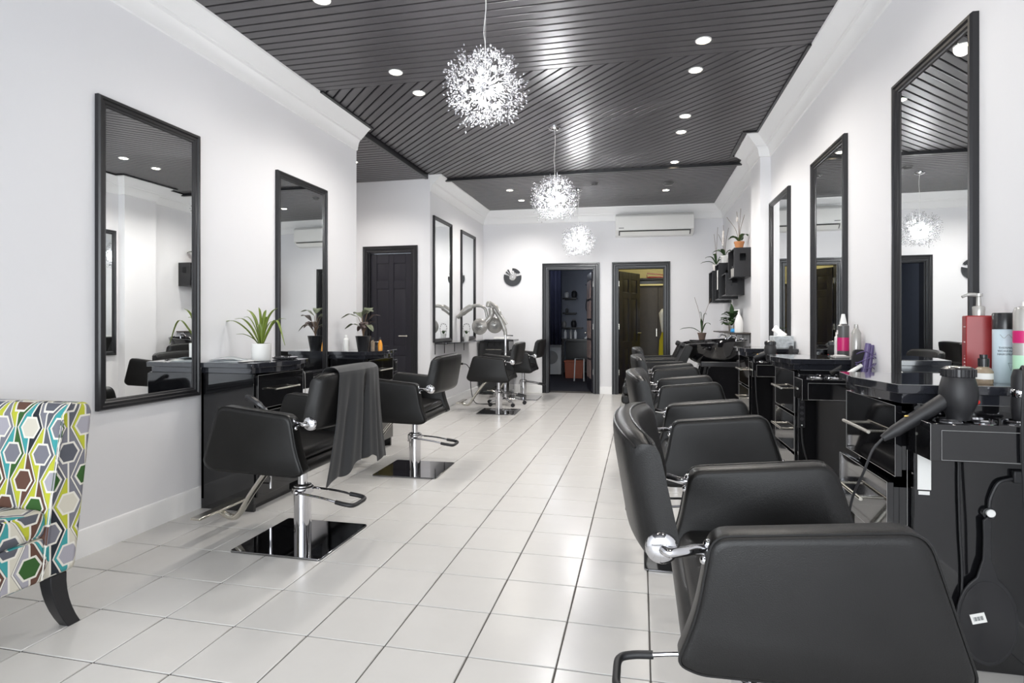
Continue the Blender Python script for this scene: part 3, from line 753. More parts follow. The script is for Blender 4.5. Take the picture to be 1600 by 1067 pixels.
for k in range(9):
    a = k * .7; g.tube(arc([(.02 * math.cos(a), -.008, .02 * math.sin(a)), (.05 * math.cos(a + .5), -.008, .05 * math.sin(a + .5)), (.07 * math.cos(a + 1.1), -.008, .07 * math.sin(a + 1.1) + .02)], 4), .004, 5)
obj('ornament', g, 'greypl', t)
obj('hub', G().tube([(0, .01, 0), (0, -.012, 0)], .012, 12), 'chrome', t)
# ------------------------------------------------------------------ plants
def blade(path, w, m, parent, cup=.25, n=5, name='leaf', th=0):
    """strap leaf along path; w = list of half widths"""
    P = arc(path, n); rows = []
    for i, p in enumerate(P):
        q = i / (len(P) - 1) * (len(w) - 1); k = int(min(q, len(w) - 2)); hw = w[k] + (w[k + 1] - w[k]) * (q - k)
        d = (P[min(i + 1, len(P) - 1)] - P[max(i - 1, 0)]).normalized()
        s = d.cross(Vector((0, 0, 1))); s = s.normalized() if s.length > .05 else Vector((1, 0, 0)); u = s.cross(d)
        rows.append([p - s * hw + u * hw * cup, p, p + s * hw + u * hw * cup])
    return obj(name, G().grid(rows), m, parent, solid=.0008, angle=80)
t = thing('potted_spider_plant', 'arching green strap-leaf plant in a white cylinder pot on left station', 'plant', (-2.42, 3.33, .9))
obj('pot', G().lathe([(.0, 0), (.055, 0), (.060, .006), (.061, .108), (.057, .110), (.055, .10), (.0, .098)], 32), 'whitepl', t)
obj('soil', G().lathe([(.0, .1), (.054, .1)], 20), 'soil', t)
for (x, y, z, l) in [(-.30, -.02, .235, .30), (-.20, .0, .27, .0), (-.13, .03, .33, 0), (-.02, .0, .345, 0), (.0, .05, .33, 0), (.12, .0, .34, 0), (.20, -.04, .10, .25), (.07, -.02, .28, 0), (.05, .06, .25, 0), (-.15, -.05, .17, 0), (-.07, -.08, .28, 0), (.13, .08, .27, 0)]:
    zt = max(z, .26 if l else 0)
    a = Vector((x * .06, y * .1, .10)); m1 = Vector((x * .35, y * .4, .10 + (zt - .10) * .62)); m2 = Vector((x * .68, y * .75, .10 + (zt - .10) * (.98 if z < .3 else .9))); e = Vector((x, y, z))
    blade([a, m1, m2, e], [.006, .012, .013, .010, .002], 'leafg', t)
t = thing('potted_prayer_plant', 'mottled broad-leaf plant in tall black pot on second left station', 'plant', (-2.42, 4.75, .9))
obj('pot', G().lathe([(.0, 0), (.047, 0), (.068, .125), (.072, .13), (.066, .13), (.0, .115)], 32), 'plastic', t)
obj('soil', G().lathe([(.0, .12), (.062, .12)], 20), 'soil', t)
def broad(base, tip, w, m, parent, droop=.03, stem=True):
    b = Vector(base); e = Vector(tip)
    if stem: obj('stem', G().tube(arc([(0, 0, b.z * 0 + .11), ((b.x) * .35, b.y * .35, .11 + (b.z - .11) * .6), tuple(b)], 4), .0025, 5), 'stem', parent)
    mid = (b + e) / 2 + Vector((0, 0, droop))
    return blade([b, b.lerp(mid, .6), mid, mid.lerp(e, .6), e], [.003, w * .75, w, w * .95, w * .6, .002], m, parent, cup=.15, n=3)
for a in [((-.04, -.02, .30), (-.19, -.05, .285), .04, 'leafc'), ((-.03, .0, .22), (-.18, .0, .19), .035, 'leafc'), ((.0, -.02, .31), (.12, -.05, .345), .05, 'leafc'), ((.02, .04, .33), (.02, .1, .37), .045, 'leafc'),
          ((.04, .0, .26), (.16, .02, .31), .04, 'leafp'), ((.03, -.03, .22), (.13, -.07, .17), .035, 'leafc'), ((.02, -.02, .24), (.06, -.09, .20), .035, 'leafp'), ((-.01, .02, .2), (-.08, .05, .17), .03, 'leafp'),
          ((.02, .02, .2), (.1, .06, .25), .04, 'leafp'), ((-.03, .03, .29), (-.13, .08, .33), .04, 'leafc'), ((.01, -.03, .18), (.04, -.10, .24), .03, 'leafp')]:
    broad(*a, t)
def orchid(label, loc, potm, spikes, leaves, r=.05, h=.09, flowers=0, sticks=0):
    t = thing('potted_orchid', label, 'plant', loc, 0)
    obj('pot', G().lathe([(.0, 0), (r * .7, 0), (r, h * .8), (r * 1.08, h * .8), (r * 1.1, h), (r, h), (.0, h * .9)], 24), potm, t)
    obj('soil', G().lathe([(.0, h * .92), (r * .95, h * .92)], 16), 'soil', t)
    for (x, y, z) in spikes: obj('stem', G().tube(arc([(0, 0, h * .9), (x * .3, y * .3, h + z * .5), (x, y, h + z)], 5), .0025, 5), 'stem', t)
    for (x, y, z, w) in leaves: blade([(0, 0, h * .9), (x * .4, y * .4, h + z * .8 + .02), (x * .8, y * .8, h + z + .01), (x, y, h + z - .01)], [.008, w, w, w * .8, .003], 'leafd', t, .3)
    for k in range(flowers):
        x, y, z = spikes[0]; c = Vector((x * (.6 + .1 * k), y * (.6 + .1 * k), h + z * (.75 - .12 * k)))
        g = G()
        for q in range(5):
            an = q * 1.2566; d = Vector((-.3, math.cos(an), math.sin(an))) * .02; g.ball(c + d, .012, 6, 4)
        obj('flower', g, 'petal', t)
    return t

# ------------------------------------------------------------------ things on the left stations
t = thing('magazines', 'loose newspapers and sheets spread on the near left station', 'papers', (-2.5, 3.17, .9))
g = G()
for k, (x, y, a) in enumerate([(-.03, -.01, .15), (.03, .02, -.2), (-.06, .03, .5)]):
    q = G().box(-.10, .10, -.07, .07, .001 + k * .003, .003 + k * .003); q2 = G(); q2.T = Matrix.Translation((x, y, 0)) @ Matrix.Rotation(a, 4, 'Z'); q2.add(q.v, q.f)
    obj('sheet', q2, 'news' if k != 1 else 'paper', t, smooth=False)
rows = [[(-.13 + .2 * i / 8, -.06 + .13 * j / 4, .012 + .016 * math.sin(i / 8 * 3 + j * .2)) for j in range(5)] for i in range(9)]
obj('curled_sheet', G().grid(rows), 'news', t, solid=.001)
t = thing('comb', 'black comb lying at the front of the near left counter', 'comb', (-2.34, 3.20, .9), .3)
g = G().box(-.07, .07, -.004, .004, .001, .006); [g.box(-.068 + k * .0058, -.065 + k * .0058, -.022, -.004, .001, .004) for k in range(24)]
obj('teeth', g, 'plastic', t, smooth=False)
t = thing('wire_tray', 'thin bright ring-shaped tray at the far end of near left counter', 'tray', (-2.36, 3.5, .9))
g = G().lathe([(.075, .002), (.082, .006), (.085, .014), (.083, .014), (.078, .006)], 32); obj('rim', g, 'chrome', t); obj('dish', G().lathe([(.0, .001), (.076, .003)], 32), 'steel', t)
def bottle(name, label, cat, loc, prof, m, capprof=None, capm='whitepl', extra=None, group=None):
    t = thing(name, label, cat, loc, 0, group); obj('bottle_body', G().lathe(prof, 24), m, t)
    if capprof: obj('cap', G().lathe(capprof, 20), capm, t)
    return t
bottle('lotion_bottle', 'slim white bottle with white cap left of the mottled-leaf plant', 'bottle', (-2.56, 4.70, .9), [(0, 0), (.024, 0), (.026, .01), (.026, .10), (.012, .115), (.012, .12)], 'whitepl', [(.014, .118), (.014, .14), (0, .141)])
bottle('serum_bottle', 'small amber-brown bottle just right of the tall black pot', 'bottle', (-2.45, 5.0, .9), [(0, 0), (.018, 0), (.019, .07), (.009, .08), (.009, .09)], 'liquid', [(.011, .088), (.011, .11), (0, .111)], 'plastic')
bottle('oil_bottle', 'bright yellow orange bottle with black cap at end of second left station', 'bottle', (-2.365, 4.98, .9), [(0, 0), (.02, 0), (.021, .05), (.010, .085), (.008, .09)], 'amber', [(.009, .088), (.007, .115), (0, .116)], 'plastic')
def hair_dryer(label, loc, rotz, tilt=0, cordpts=None, s=1, hd=None):
    t = thing('hair_dryer', label, 'hair dryer', loc, rotz)
    b = G().lathe([(.034 * s, 0), (.036 * s, .012), (.044 * s, .03), (.054 * s, .055), (.057 * s, .078), (.054 * s, .105), (.046 * s, .135), (.042 * s, .140)], 28)
    obj('barrel', b, 'rubber', t)
    g = G().lathe([(.046 * s, .135), (.048 * s, .137), (.048 * s, .160), (.040 * s, .166), (.0, .163)], 28)
    obj('filter_cap', g, 'plastic', t)
    g = G()
    for k in range(24):
        a = k * PI / 12; g.box(-.002, .002, -.002, .002, .137, .160); 
        for i in range(8): v = g.v[-8 + i]; g.v[-8 + i] = (v[0] + .0485 * s * math.cos(a), v[1] + .0485 * s * math.sin(a), v[2])
    obj('ridge', g, 'plastic', t)
    g = G()
    for r in (.012, .022, .032): g.lathe([(r * s, .164), ((r + .003) * s, .168), ((r + .005) * s, .164)], 20)
    obj('grille', g, 'steel', t)
    hd = hd or (-.17, .02, -.045)
    a = Vector((-.03, 0, .065)); e = a + Vector(hd)
    h = obj('handle', G().tube([a, a.lerp(e, .3), a.lerp(e, .8), e], [.024, .023, .019, .011], 12), 'rubber', t)
    obj('badge', G().ball(a.lerp(e, .55) + Vector((0, 0, .014)), .014, 10, 6, 1.6, .7, .35), 'gold', h)
    obj('switch', G().ball((.050 * s, -.012, .058), .008, 10, 6), 'redled', t)
    if cordpts: obj('cord', G().tube(arc([tuple(e)] + cordpts, 6), .004, 6), 'rubber', t)
    return t
hair_dryer('black hair dryer resting in the tool holder of the second left station', (-2.47, 5.15, .80), 1.2, s=.95, hd=(-.10, .02, -.10))
t = thing('flat_iron', 'tangled black flat iron and cord on the near left tool holder', 'flat iron', (-2.45, 3.66, .797))
g = G().tube([(-.10, -.02, .02), (.10, .03, .02)], .014, 8); obj('plate_arm', g, 'rubber', t); obj('plate_arm', G().tube([(-.10, .0, .035), (.10, .055, .045)], .013, 8), 'rubber', t)
rnd = random.Random(5); pts = [(-.1, -.02, .03)] + [(.09 * math.cos(k * 1.3) + rnd.uniform(-.02, .02), .06 * math.sin(k * 1.3) + .02, .03 + .025 * (k % 3)) for k in range(16)] + [(.13, -.05, .02)]
obj('cord', G().tube(arc(pts, 5), .003, 5), 'rubber', t)
obj('cord', G().tube(arc([(-.03, .02, .80), (.004, .0, .80), (.008, 0, .7), (.0, .005, .6), (.01, 0, .5), (.0, 0, .4)], 6), .0025, 5), 'greypl', t, loc=(.18, -.075, -.797))

# ------------------------------------------------------------------ shelf, hood dryer and black cabinet at the left rear wall
def bracket(parent, x, y, z, side, d=.17, h=.14):
    g = G().box(*sorted((x, x + side * .006)), y - .008, y + .008, z - h, z - .002); g.box(*sorted((x, x + side * d)), y - .008, y + .008, z - .008, z - .001)
    obj('bracket', g, 'trimblack', parent)
t = thing('wall_shelf', 'long black wall shelf on brackets under the two narrow mirrors', 'shelf', (XL2, 6.97, .885))
obj('board', G().prism(rounded([(.001, 0), (.20, 0), (.27, .3), (.27, 1.55), (.001, 1.55)], .05), 0, .014), 'top', t, bevel=.002)
for y in (.06, .42, .85, 1.3): bracket(t, .001, y, 0, 1)
t = thing('potted_succulent', 'tiny dark plant in white cup pot with wire hoop on the wall shelf', 'plant', (-2.40, 7.82, .90))
obj('pot', G().lathe([(0, 0), (.032, 0), (.042, .10), (.039, .1), (0, .09)], 24), 'whitepl', t)
for k in range(7): a = k * .9; blade([(0, 0, .09), (.02 * math.cos(a), .02 * math.sin(a), .12), (.05 * math.cos(a), .05 * math.sin(a), .13 + .01 * (k % 3))], [.005, .014, .012, .002], 'leafd', t)
g = G().tube(arc([(-.04, 0, .1), (-.05, 0, .19), (-.03, 0, .235), (.03, 0, .24), (.05, 0, .18), (.04, 0, .1)], 5), .002, 5)
for k in range(7): a = k * PI / 6; g.ball((-.05 * math.cos(a), 0, .17 + .065 * math.sin(a)), .006, 6, 4)
obj('wire_hoop', g, 'plastic', t)
t = thing('hood_dryer', 'silver three-arm hair processor on a wheeled pole stand', 'hair processor', (-1.86, 7.93, 0))
g = G(); 
for k in range(5):
    a = k * 2 * PI / 5 + .3; g.tube([(0, 0, .09), (.16 * math.cos(a), .16 * math.sin(a), .075), (.27 * math.cos(a), .27 * math.sin(a), .055)], [.018, .014, .011], 8)
obj('star_base', g, 'chrome', t)
for k in range(5):
    a = k * 2 * PI / 5 + .3; g = G(); c = (.27 * math.cos(a), .27 * math.sin(a), .027)
    for s in (-.012, .012): g.tube([(c[0], c[1] + s - .006, .027), (c[0], c[1] + s + .006, .027)], .027, 12)
    obj('caster', g, 'rubber', t)
obj('pole', G().lathe([(.022, .08), (.022, .55), (.016, .56), (.016, 1.0)], 16), 'chrome', t)
obj('height_knob', G().tube([(.0, 0, .98), (.11, -.01, .975)], [.006, .008], 8), 'chrome', t)
g = G().tube(arc([(0, 0, .98), (-.01, 0, 1.05), (-.07, 0, 1.2), (-.16, 0, 1.34), (-.24, 0, 1.43), (-.25, -.01, 1.38)], 6), [.026] * 6 + [.032] * 12 + [.036] * 13, 14); obj('main_arm', g, 'greypl', t)
g = G().tube(arc([(-.23, 0, 1.44), (-.13, -.05, 1.38), (-.06, -.06, 1.27), (.03, -.05, 1.13)], 6), [.024] * 6 + [.03] * 6 + [.018] * 7, 12); obj('side_arm', g, 'greypl', t)
g = G().tube(arc([(-.26, -.02, 1.22), (-.30, -.02, 1.36), (-.42, -.02, 1.40), (-.55, -.02, 1.35), (-.70, -.02, 1.23)], 6), [.02] * 10 + [.025] * 6 + [.045] * 6 + [.03] * 3, 14); obj('left_arm', g, 'greypl', t)
g = G().tube(arc([(-.20, -.03, 1.36), (-.20, -.04, 1.25), (-.30, -.06, 1.14)], 6), [.04] * 6 + [.034] * 7, 14); obj('lower_arm', g, 'greypl', t)
def dish(c, r, tn):
    g = G(); q = G().lathe([(.0, .05), (r * .5, .045), (r * .9, .02), (r, 0), (r * .97, -.012), (0, -.012)], 28); Mx = Matrix.Translation(c) @ Matrix.Rotation(PI / 2, 4, 'X') @ Matrix.Rotation(tn, 4, 'Y'); g.T = Mx; g.add(q.v, q.f)
    o = obj('heat_dish', g, 'greypl', t)
    g = G()
    for k in range(14):
        a = k * PI / 7; q = G().box(.018, r * .5, -.003, .003, .046, .054); g.T = Mx @ Matrix.Rotation(a, 4, 'Z'); g.add(q.v, q.f)
    obj('vent', g, 'darkgrey', o)
dish((-.35, -.10, 1.10), .115, 0); dish((-.16, .02, 1.12), .115, .3)
t = thing('drawer_cabinet', 'black gloss drawer cabinet against back wall behind the hood dryer', 'cabinet', (-2.27, 9.10, 0))
obj('body', B(-.26, .22, -.12, .24, .06, .86), 'gloss', t, bevel=.003); obj('counter_top', B(-.29, .30, -.16, .25, .86, .89), 'top', t, bevel=.003)
for k in range(3):
    z = .12 + k * .245; d = obj('drawer', B(-.25, .21, -.14, -.122, z, z + .225), 'gloss', t, bevel=.003)
    g = G(); g.tube([(-.12, -.14, z + .12), (-.12, -.17, z + .12)], .005); g.tube([(.08, -.14, z + .12), (.08, -.17, z + .12)], .005); g.tube([(-.15, -.17, z + .12), (.11, -.17, z + .12)], .006); obj('handle', g, 'steel', d)
t = thing('towel', 'pale folded towel on top of the black cabinet by the back wall', 'towel', (-2.20, 9.10, .89))
obj('fold', B(-.12, .12, -.08, .08, 0, .018), 'whitepl', t, bevel=.008, seg=3); obj('fold', B(-.11, .115, -.075, .075, .018, .034), 'whitepl', t, bevel=.008, seg=3)
t = thing('wall_outlet', 'white wall outlet with a black plug under the shelf', 'outlet', (XL2 + .001, 8.10, .53))
obj('plate', B(0, .006, -.035, .035, -.06, .06), 'whitepl', t, bevel=.002); obj('plug', B(.007, .04, -.015, .015, .01, .04), 'rubber', t, bevel=.004)
obj('cord', G().tube(arc([(.045, 0, .555), (.10, 0, .54), (.16, -.02, .45), (.17, -.05, .3), (.20, -.08, .12), (.28, -.15, .008), (.45, -.2, .006), (.62, -.1, .006), (.55, .1, .006), (.40, .05, .006)], 8), .006, 6), 'rubber', t, loc=(0, 0, -.53))

# ------------------------------------------------------------------ shampoo area at the right rear
def shampoo(label1, label2, y):
    t = thing('shampoo_basin', label1, 'basin', (.86, y, 0), 0)
    # bowl: rim higher at the wall, neck notch at the left
    rings = []
    n = 36
    def rim(k, dz, inner=1):
        out = []
        for j in range(n):
            a = 2 * PI * j / n; ca, sa = math.cos(a), math.sin(a)
            rx = .33 if ca > 0 else .40; x = rx * ca * k; yy = .25 * sa * k * (1 - .25 * max(0, -ca) ** 2)
            z = .93 + .025 * ca - .035 * max(0, -ca) ** 6 + dz
            out.append((x, yy, z))
        return out
    def shift(r, dx): return [(x + dx, y_, z) for x, y_, z in r]
    rings = [shift(rim(.30, -.24), .10), shift(rim(.55, -.215), .07), shift(rim(.80, -.15), .03), rim(.96, -.05), rim(1.0, -.008), rim(1.0, .0), rim(.96, .002), rim(.93, -.012), shift(rim(.8, -.10), .02), shift(rim(.5, -.18), .06), shift(rim(.1, -.20), .09)]
    obj('bowl', G().loft(rings), 'gloss', t)
    pr = [(-.14, 0), (.20, 0), (.25, .45), (.22, .70), (-.12, .70), (-.17, .45)]
    obj('pedestal', G().prism(rounded(pr, .06), -.15, .15, 'y'), 'gloss', t, bevel=.03, seg=3)
    obj('bracket_plate', B(-.20, .30, -.16, .16, .655, .715), 'plastic', t, bevel=.01)
    g = G().tube(arc([(.20, .0, .93), (.20, 0, .985), (.15, 0, 1.0), (.11, 0, .965)], 5), .010, 10); g.ball((.26, .06, .965), .016); g.ball((.26, -.06, .965), .016); obj('faucet', g, 'chrome', t)
    g = G().tube(arc([(-.12, -.162, .30), (-.06, -.168, .36), (.0, -.166, .46)], 6), .007, 8); obj('hose', g, 'chrome', t)
    g = G().tube([(.27, -.17, .72), (.36, -.17, .50)], .012, 8); obj('support', g, 'rubber', t)
    obj('neck_rest', G().tube(arc([(-.385, -.10, .90), (-.40, 0, .88), (-.385, .10, .90)], 5), .022, 10), 'rubber', t)
    r = thing('shampoo_recliner', label2, 'recliner', (.10, y, 0), 0)
    # side profile: curved ribbed front, seat, reclined back
    def pad(pts, r_, w, name, m='leather', bev=.02): return obj(name, G().prism(rounded(pts, r_), -w, w, 'y'), m, r, bevel=bev, seg=3)
    pad([(-.20, .42), (.22, .40), (.22, .50), (-.20, .54)], .03, .24, 'seat')
    pad([(.18, .44), (.30, .44), (.48, .88), (.40, .91)], .03, .22, 'backrest')
    for k in range(4):
        a0 = k / 4
        x0 = -.20 - .09 * math.sin((a0 + .125) * PI * .9); z0 = .53 - .42 * a0
        pad([(x0 - .03, z0 - .10), (x0 + .07, z0 - .10), (x0 + .07, z0), (x0 - .03, z0)], .04, .235, 'leg_rest_rib')
    for s in (-1, 1):
        pts = rounded([(-.14, .62), (.30, .66), (.38, .72), (-.10, .705), (-.17, .68)], .03)
        obj('armrest', G().prism(pts, s * .27 - .035, s * .27 + .035, 'y'), 'leather', r, bevel=.015, seg=3)
        obj('arm_post', G().tube([(-.02, s * .27, .05), (-.02, s * .27, .64)], .018, 10), 'chrome', r)
    obj('base_frame', B(-.16, .26, -.28, .28, .0, .06), 'plastic', r, bevel=.01)
    obj('seat_post', B(-.08, .14, -.15, .15, .06, .40), 'plastic', r, bevel=.01)
shampoo('nearer black ceramic shampoo basin on pedestal beside the far right station', 'nearer black shampoo recliner with ribbed leg rest, left of the basin', 6.98)
shampoo('farther black shampoo basin, mostly hidden behind the nearer one', 'farther shampoo recliner in front of the right doorway', 7.80)
t = thing('plant_stand', 'slim dark stand behind the basins carrying an orchid', 'stand', (.845, 8.55, 0))
obj('table_top', G().lathe([(0, .90), (.17, .90), (.17, .915), (0, .915)], 28), 'top', t)
for k in range(3): a = k * 2.094; obj('leg', G().tube([(.05 * math.cos(a), .05 * math.sin(a), .90), (.15 * math.cos(a), .15 * math.sin(a), 0)], .009, 8), 'trimblack', t)
orchid('bare-stemmed orchid in small brown pot behind the black basins', (.84, 8.50, .915), 'brownpot', [(-.10, 0, .50), (.12, .02, .48)], [(-.30, 0, .05, .03), (.06, 0, .26, .02), (-.03, 0, .28, .018), (.12, .05, .12, .02)], .055, .10)
t = thing('wall_shelf', 'black bracketed shelf on right rear wall above the basins', 'shelf', (XR, 7.12, 1.035))
obj('board', B(-.20, -.001, 0, 2.0, -.016, 0), 'wood', t, bevel=.002)
for y in (.15, .65, 1.15, 1.65): bracket(t, -.001, y, -.016, -1, .16, .11)
t = thing('pump_bottle', 'large white pump bottle standing on the right rear shelf', 'bottle', (1.16, 7.42, 1.035))
obj('bottle_body', G().lathe([(0, 0), (.048, 0), (.050, .01), (.050, .12), (.038, .17), (.016, .215), (.014, .225)], 24), 'whitepl', t)
obj('pump', G().tube([(0, 0, .22), (0, 0, .27), (0, 0, .272)], [.013, .007, .007], 10), 'whitepl', t); obj('nozzle', G().tube([(.01, 0, .272), (-.055, 0, .268)], .007, 8), 'whitepl', t)
t = thing('soap_box', 'small bright blue box in front of the silver plant pot', 'box', (1.13, 7.50, 1.035)); obj('case', B(-.05, .02, -.05, .05, 0, .035), 'blue', t, bevel=.008); obj('lid', B(-.045, .015, -.045, .045, .035, .045), 'blue', t, bevel=.004)
t = thing('potted_foliage', 'bushy green plant in a silver pot on the right rear shelf', 'plant', (1.15, 7.85, 1.035))
obj('pot', G().lathe([(0, 0), (.045, 0), (.055, .12), (.052, .12), (0, .11)], 24), 'steel', t)
rnd = random.Random(11)
for k in range(60):
    a = rnd.uniform(0, 2 * PI); r = rnd.uniform(.02, .15); z = rnd.uniform(.14, .28) - r * .4
    b = Vector((r * math.cos(a) * .5, r * math.sin(a) * .6, z)); e = Vector((min(.09, r * math.cos(a) * 1.2), r * math.sin(a) * 1.2, z + rnd.uniform(-.03, .04)))
    blade([b, b.lerp(e, .5) + Vector((0, 0, .012)), e], [.006, .032, .034, .004], 'leafd', t, n=3)
for (x, y, z) in ((-.02, -.05, .36), (-.03, .0, .40), (-.13, -.1, .12)): blade([(0, 0, .14), (x * .5, y * .5, z * .7), (x, y, z)], [.004, .03, .03, .004], 'leafd', t, n=4)
# black crates hung as shelves
def crate(label, x0, y0, y1, z0, z1, stuff):
    t = thing('wall_crate', label, 'crate', (XR, y0, z0), 0, 'black crates hung on the right rear wall')
    D = XR - x0; L = y1 - y0; h = z1 - z0; w = .012
    # end panel with hand hole
    g = G(); hx = -D / 2; 
    g.box(-D, -.001, 0, w, 0, h * .55); g.box(-D, -.001, 0, w, h * .80, h); g.box(-D, hx - .035, 0, w, h * .55, h * .80); g.box(hx + .035, -.001, 0, w, h * .55, h * .80); obj('end_panel', g, 'plastic', t, smooth=False)
    obj('end_panel', B(-D, -.001, L - w, L, 0, h), 'plastic', t)
    for k in range(3): obj('slat', B(-D + k * D / 3 + .004, -D + (k + 1) * D / 3 - .004, w, L - w, 0, .010), 'plastic', t); obj('slat', B(-D + k * D / 3 + .004, -D + (k + 1) * D / 3 - .004, w, L - w, h - .010, h), 'plastic', t)
    obj('back_panel', B(-.01, -.001, w, L - w, .012, h - .012), 'plastic', t)
    return t
crate('nearest and highest black crate, with the terracotta orchid on top', 1.065, 7.16, 7.62, 1.69, 2.03, 1)
crate('low black crate hung just below and behind the nearest crate', 1.04, 7.66, 8.10, 1.50, 1.78, 1)
crate('black crate with white card, holding the white-potted orchid', 1.02, 8.14, 8.55, 1.47, 1.955, 1)
crate('farthest black crate with the cream-potted plant on top', 1.0, 8.70, 9.12, 1.44, 1.90, 1)
def trinket(loc, label, m, s):
    t = thing('hair_pot', label, 'jar', loc); obj('jar_body', G().lathe([(0, 0), (.03 * s, 0), (.032 * s, .07 * s), (.02 * s, .08 * s)], 14), m, t); obj('lid', G().lathe([(.022 * s, .08 * s), (.022 * s, .10 * s), (0, .1 * s)], 14), 'plastic', t)
trinket((1.12, 7.30, 1.705), 'white jar nearest the open end inside the highest crate', 'whitepl', 1); trinket((1.12, 7.48, 1.705), 'taller silver jar farther inside the highest crate', 'greypl', 1.4); trinket((1.10, 7.85, 1.515), 'silver jar inside the low crate', 'greypl', 1.2)
t = thing('price_card', 'white card hanging on front of the third crate', 'card', (1.015, 8.16, 1.60)); g = B(-.004, -.002, 0, .10, 0, .26); obj('sheet', g, 'paper', t, smooth=False)
orchid('orchid with dry stems in a terracotta pot on the highest crate', (1.16, 7.40, 2.03), 'terra', [(-.03, -.02, .36), (.02, 0, .40), (.07, .05, .33), (-.14, 0, .30)], [(-.13, -.03, .03, .03), (.08, -.10, .06, .035), (.05, .12, .04, .03), (-.10, .06, .05, .03)], .055, .10, 1)
orchid('orchid with white blossoms in white pot on the third crate', (1.12, 8.32, 1.957), 'whitepl', [(-.02, 0, .42), (.05, 0, .38), (-.08, .03, .3)], [(-.16, 0, .05, .03), (.11, 0, .05, .035), (-.1, -.1, .06, .03)], .055, .11, 4)
orchid('spiky-leaved plant in cream pot on the farthest crate', (1.08, 8.9, 1.902), 'petal', [(-.03, 0, .45), (.02, 0, .55)], [(-.22, 0, .03, .025), (-.16, -.05, .10, .025), (.14, 0, .12, .03), (-.05, -.1, .14, .02), (.1, -.05, .05, .03)], .05, .10)

# ------------------------------------------------------------------ things on the right stations
ZT = .935; ZH = .830
t = thing('pump_bottle', 'tall square red bottle with silver pump on nearest right station', 'bottle', (1.19, 2.40, ZT), -.25)
obj('bottle_body', B(-.043, .043, -.030, .030, 0, .232), 'red', t, bevel=.004, seg=3)
g = G().lathe([(.018, .232), (.019, .262), (.017, .266), (.008, .268), (.007, .30), (.012, .302), (.012, .312), (0, .313)], 20); obj('pump', g, 'greypl', t)
obj('nozzle', G().tube(arc([(0, 0, .306), (-.03, -.005, .308), (-.05, -.008, .300)], 4), [.007] * 5 + [.005] * 4, 10), 'greypl', t)
for k, (z, w) in enumerate([(.19, .03), (.135, .022), (.085, .006), (.075, .012), (.062, .020), (.050, .018), (.040, .014), (.030, .026)]):
    obj('print', G().box(-.0435, -.0431, -.012 - w / 2 + .0, -.012 + w / 2, z, z + .0035), 'inkw', t, smooth=False)
t = thing('hairspray_can', 'pale blue aerosol can with black cap right of the red bottle', 'can', (1.218, 2.30, ZT))
obj('can_body', G().lathe([(0, 0), (.032, 0), (.034, .003), (.034, .182), (.030, .188)], 28), 'paleblue', t); obj('cap', G().lathe([(.0345, .184), (.0345, .236), (.032, .240), (0, .240)], 28), 'plastic', t)
def wrapt(s, size, r, z, par, ang, m='ink'):
    o = text(s, size, m, par, (0, 0, 0), (0, 0, 0)); 
    for v in o.data.vertices:
        x, y, d = v.co; a = ang + x / r; v.co = ((r + .0006 + d) * math.cos(a), (r + .0006 + d) * math.sin(a), z + y)
    return o
VA = math.atan2(-2.30, -1.218) + .12
for k, s in enumerate(('THERMAL', 'WORKING', 'HAIRSPRAY')): wrapt(s, .0095, .034, .118 - k * .011, t, VA)
obj('print', G().tube([(.0345 * math.cos(VA + a), .0345 * math.sin(VA + a), .160 + .006 * math.sin(a * 9)) for a in [-.5 + i * .05 for i in range(21)]], .0006, 4), 'greypl', t)
obj('print', G().tube([(.0345 * math.cos(VA + .35 + x), .0345 * math.sin(VA + .35 + x), z) for x, z in ((-.2, .07), (.2, .07), (0, .045), (-.2, .07))], .0006, 4), 'ink', t)
bottle('serum_bottle', 'small clear dropper bottle with black cap in front of the red bottle', 'bottle', (1.135, 2.26, ZT), [(0, 0), (.025, 0), (.027, .004), (.027, .042), (.020, .052), (.014, .056), (.014, .060)], 'liquid', [(.016, .058), (.016, .085), (.011, .087), (.011, .098), (0, .099)], 'plastic')
t = bpy.data.objects['serum_bottle.001']; g = G().lathe([(.0273, .016), (.0273, .036)], 24); obj('label_band', g, 'paper', t)
t = thing('spray_can', 'silver can with pink band at the right edge of the frame', 'can', (1.222, 2.20, ZT))
obj('can_body', G().lathe([(0, 0), (.030, 0), (.031, .09), (.031, .24), (.026, .255), (.012, .26)], 24), 'greypl', t); obj('pink_band', G().lathe([(.0314, .14), (.0314, .18)], 24), 'pink', t); obj('mint_band', G().lathe([(.0314, .01), (.0314, .10)], 24), 'mint', t)
obj('actuator', G().lathe([(.008, .26), (.007, .275), (0, .276)], 12), 'whitepl', t)
hair_dryer('large black hair dryer standing nose-down in the nearest right tool holder', (.985, 2.10, ZH + .004), 0, s=.92, hd=(-.185, .0, -.135),
           cordpts=[(-.245, 0, -.11), (-.27, .0, -.18), (-.30, .03, -.30), (-.31, .05, -.50), (-.29, .06, -.70), (-.27, .02, -.823)])
t = thing('curling_wand', 'black corded styling tool in the rightmost tool well at frame edge', 'curling iron', (1.155, 2.10, ZH))
obj('barrel', G().lathe([(.012, -.08), (.014, .0), (.022, .01), (.024, .05), (.024, .14), (.018, .165), (0, .168)], 20), 'rubber', t); obj('collar', G().lathe([(.0245, .08), (.026, .083), (.026, .10), (.0245, .103)], 20), 'chrome', t)
obj('cord', G().tube(arc([(0, 0, .165), (-.01, -.03, .175), (-.035, -.08, .14), (-.045, -.09, .0), (-.04, -.09, -.2), (-.03, -.09, -.4), (-.03, -.08, -.6), (-.02, -.06, -.82)], 6), .0045, 7), 'rubber', t)
t = thing('hand_mirror', 'black round-backed hand mirror hanging from a white knob on the near station', 'mirror', (1.095, 2.165, .175))
out = []
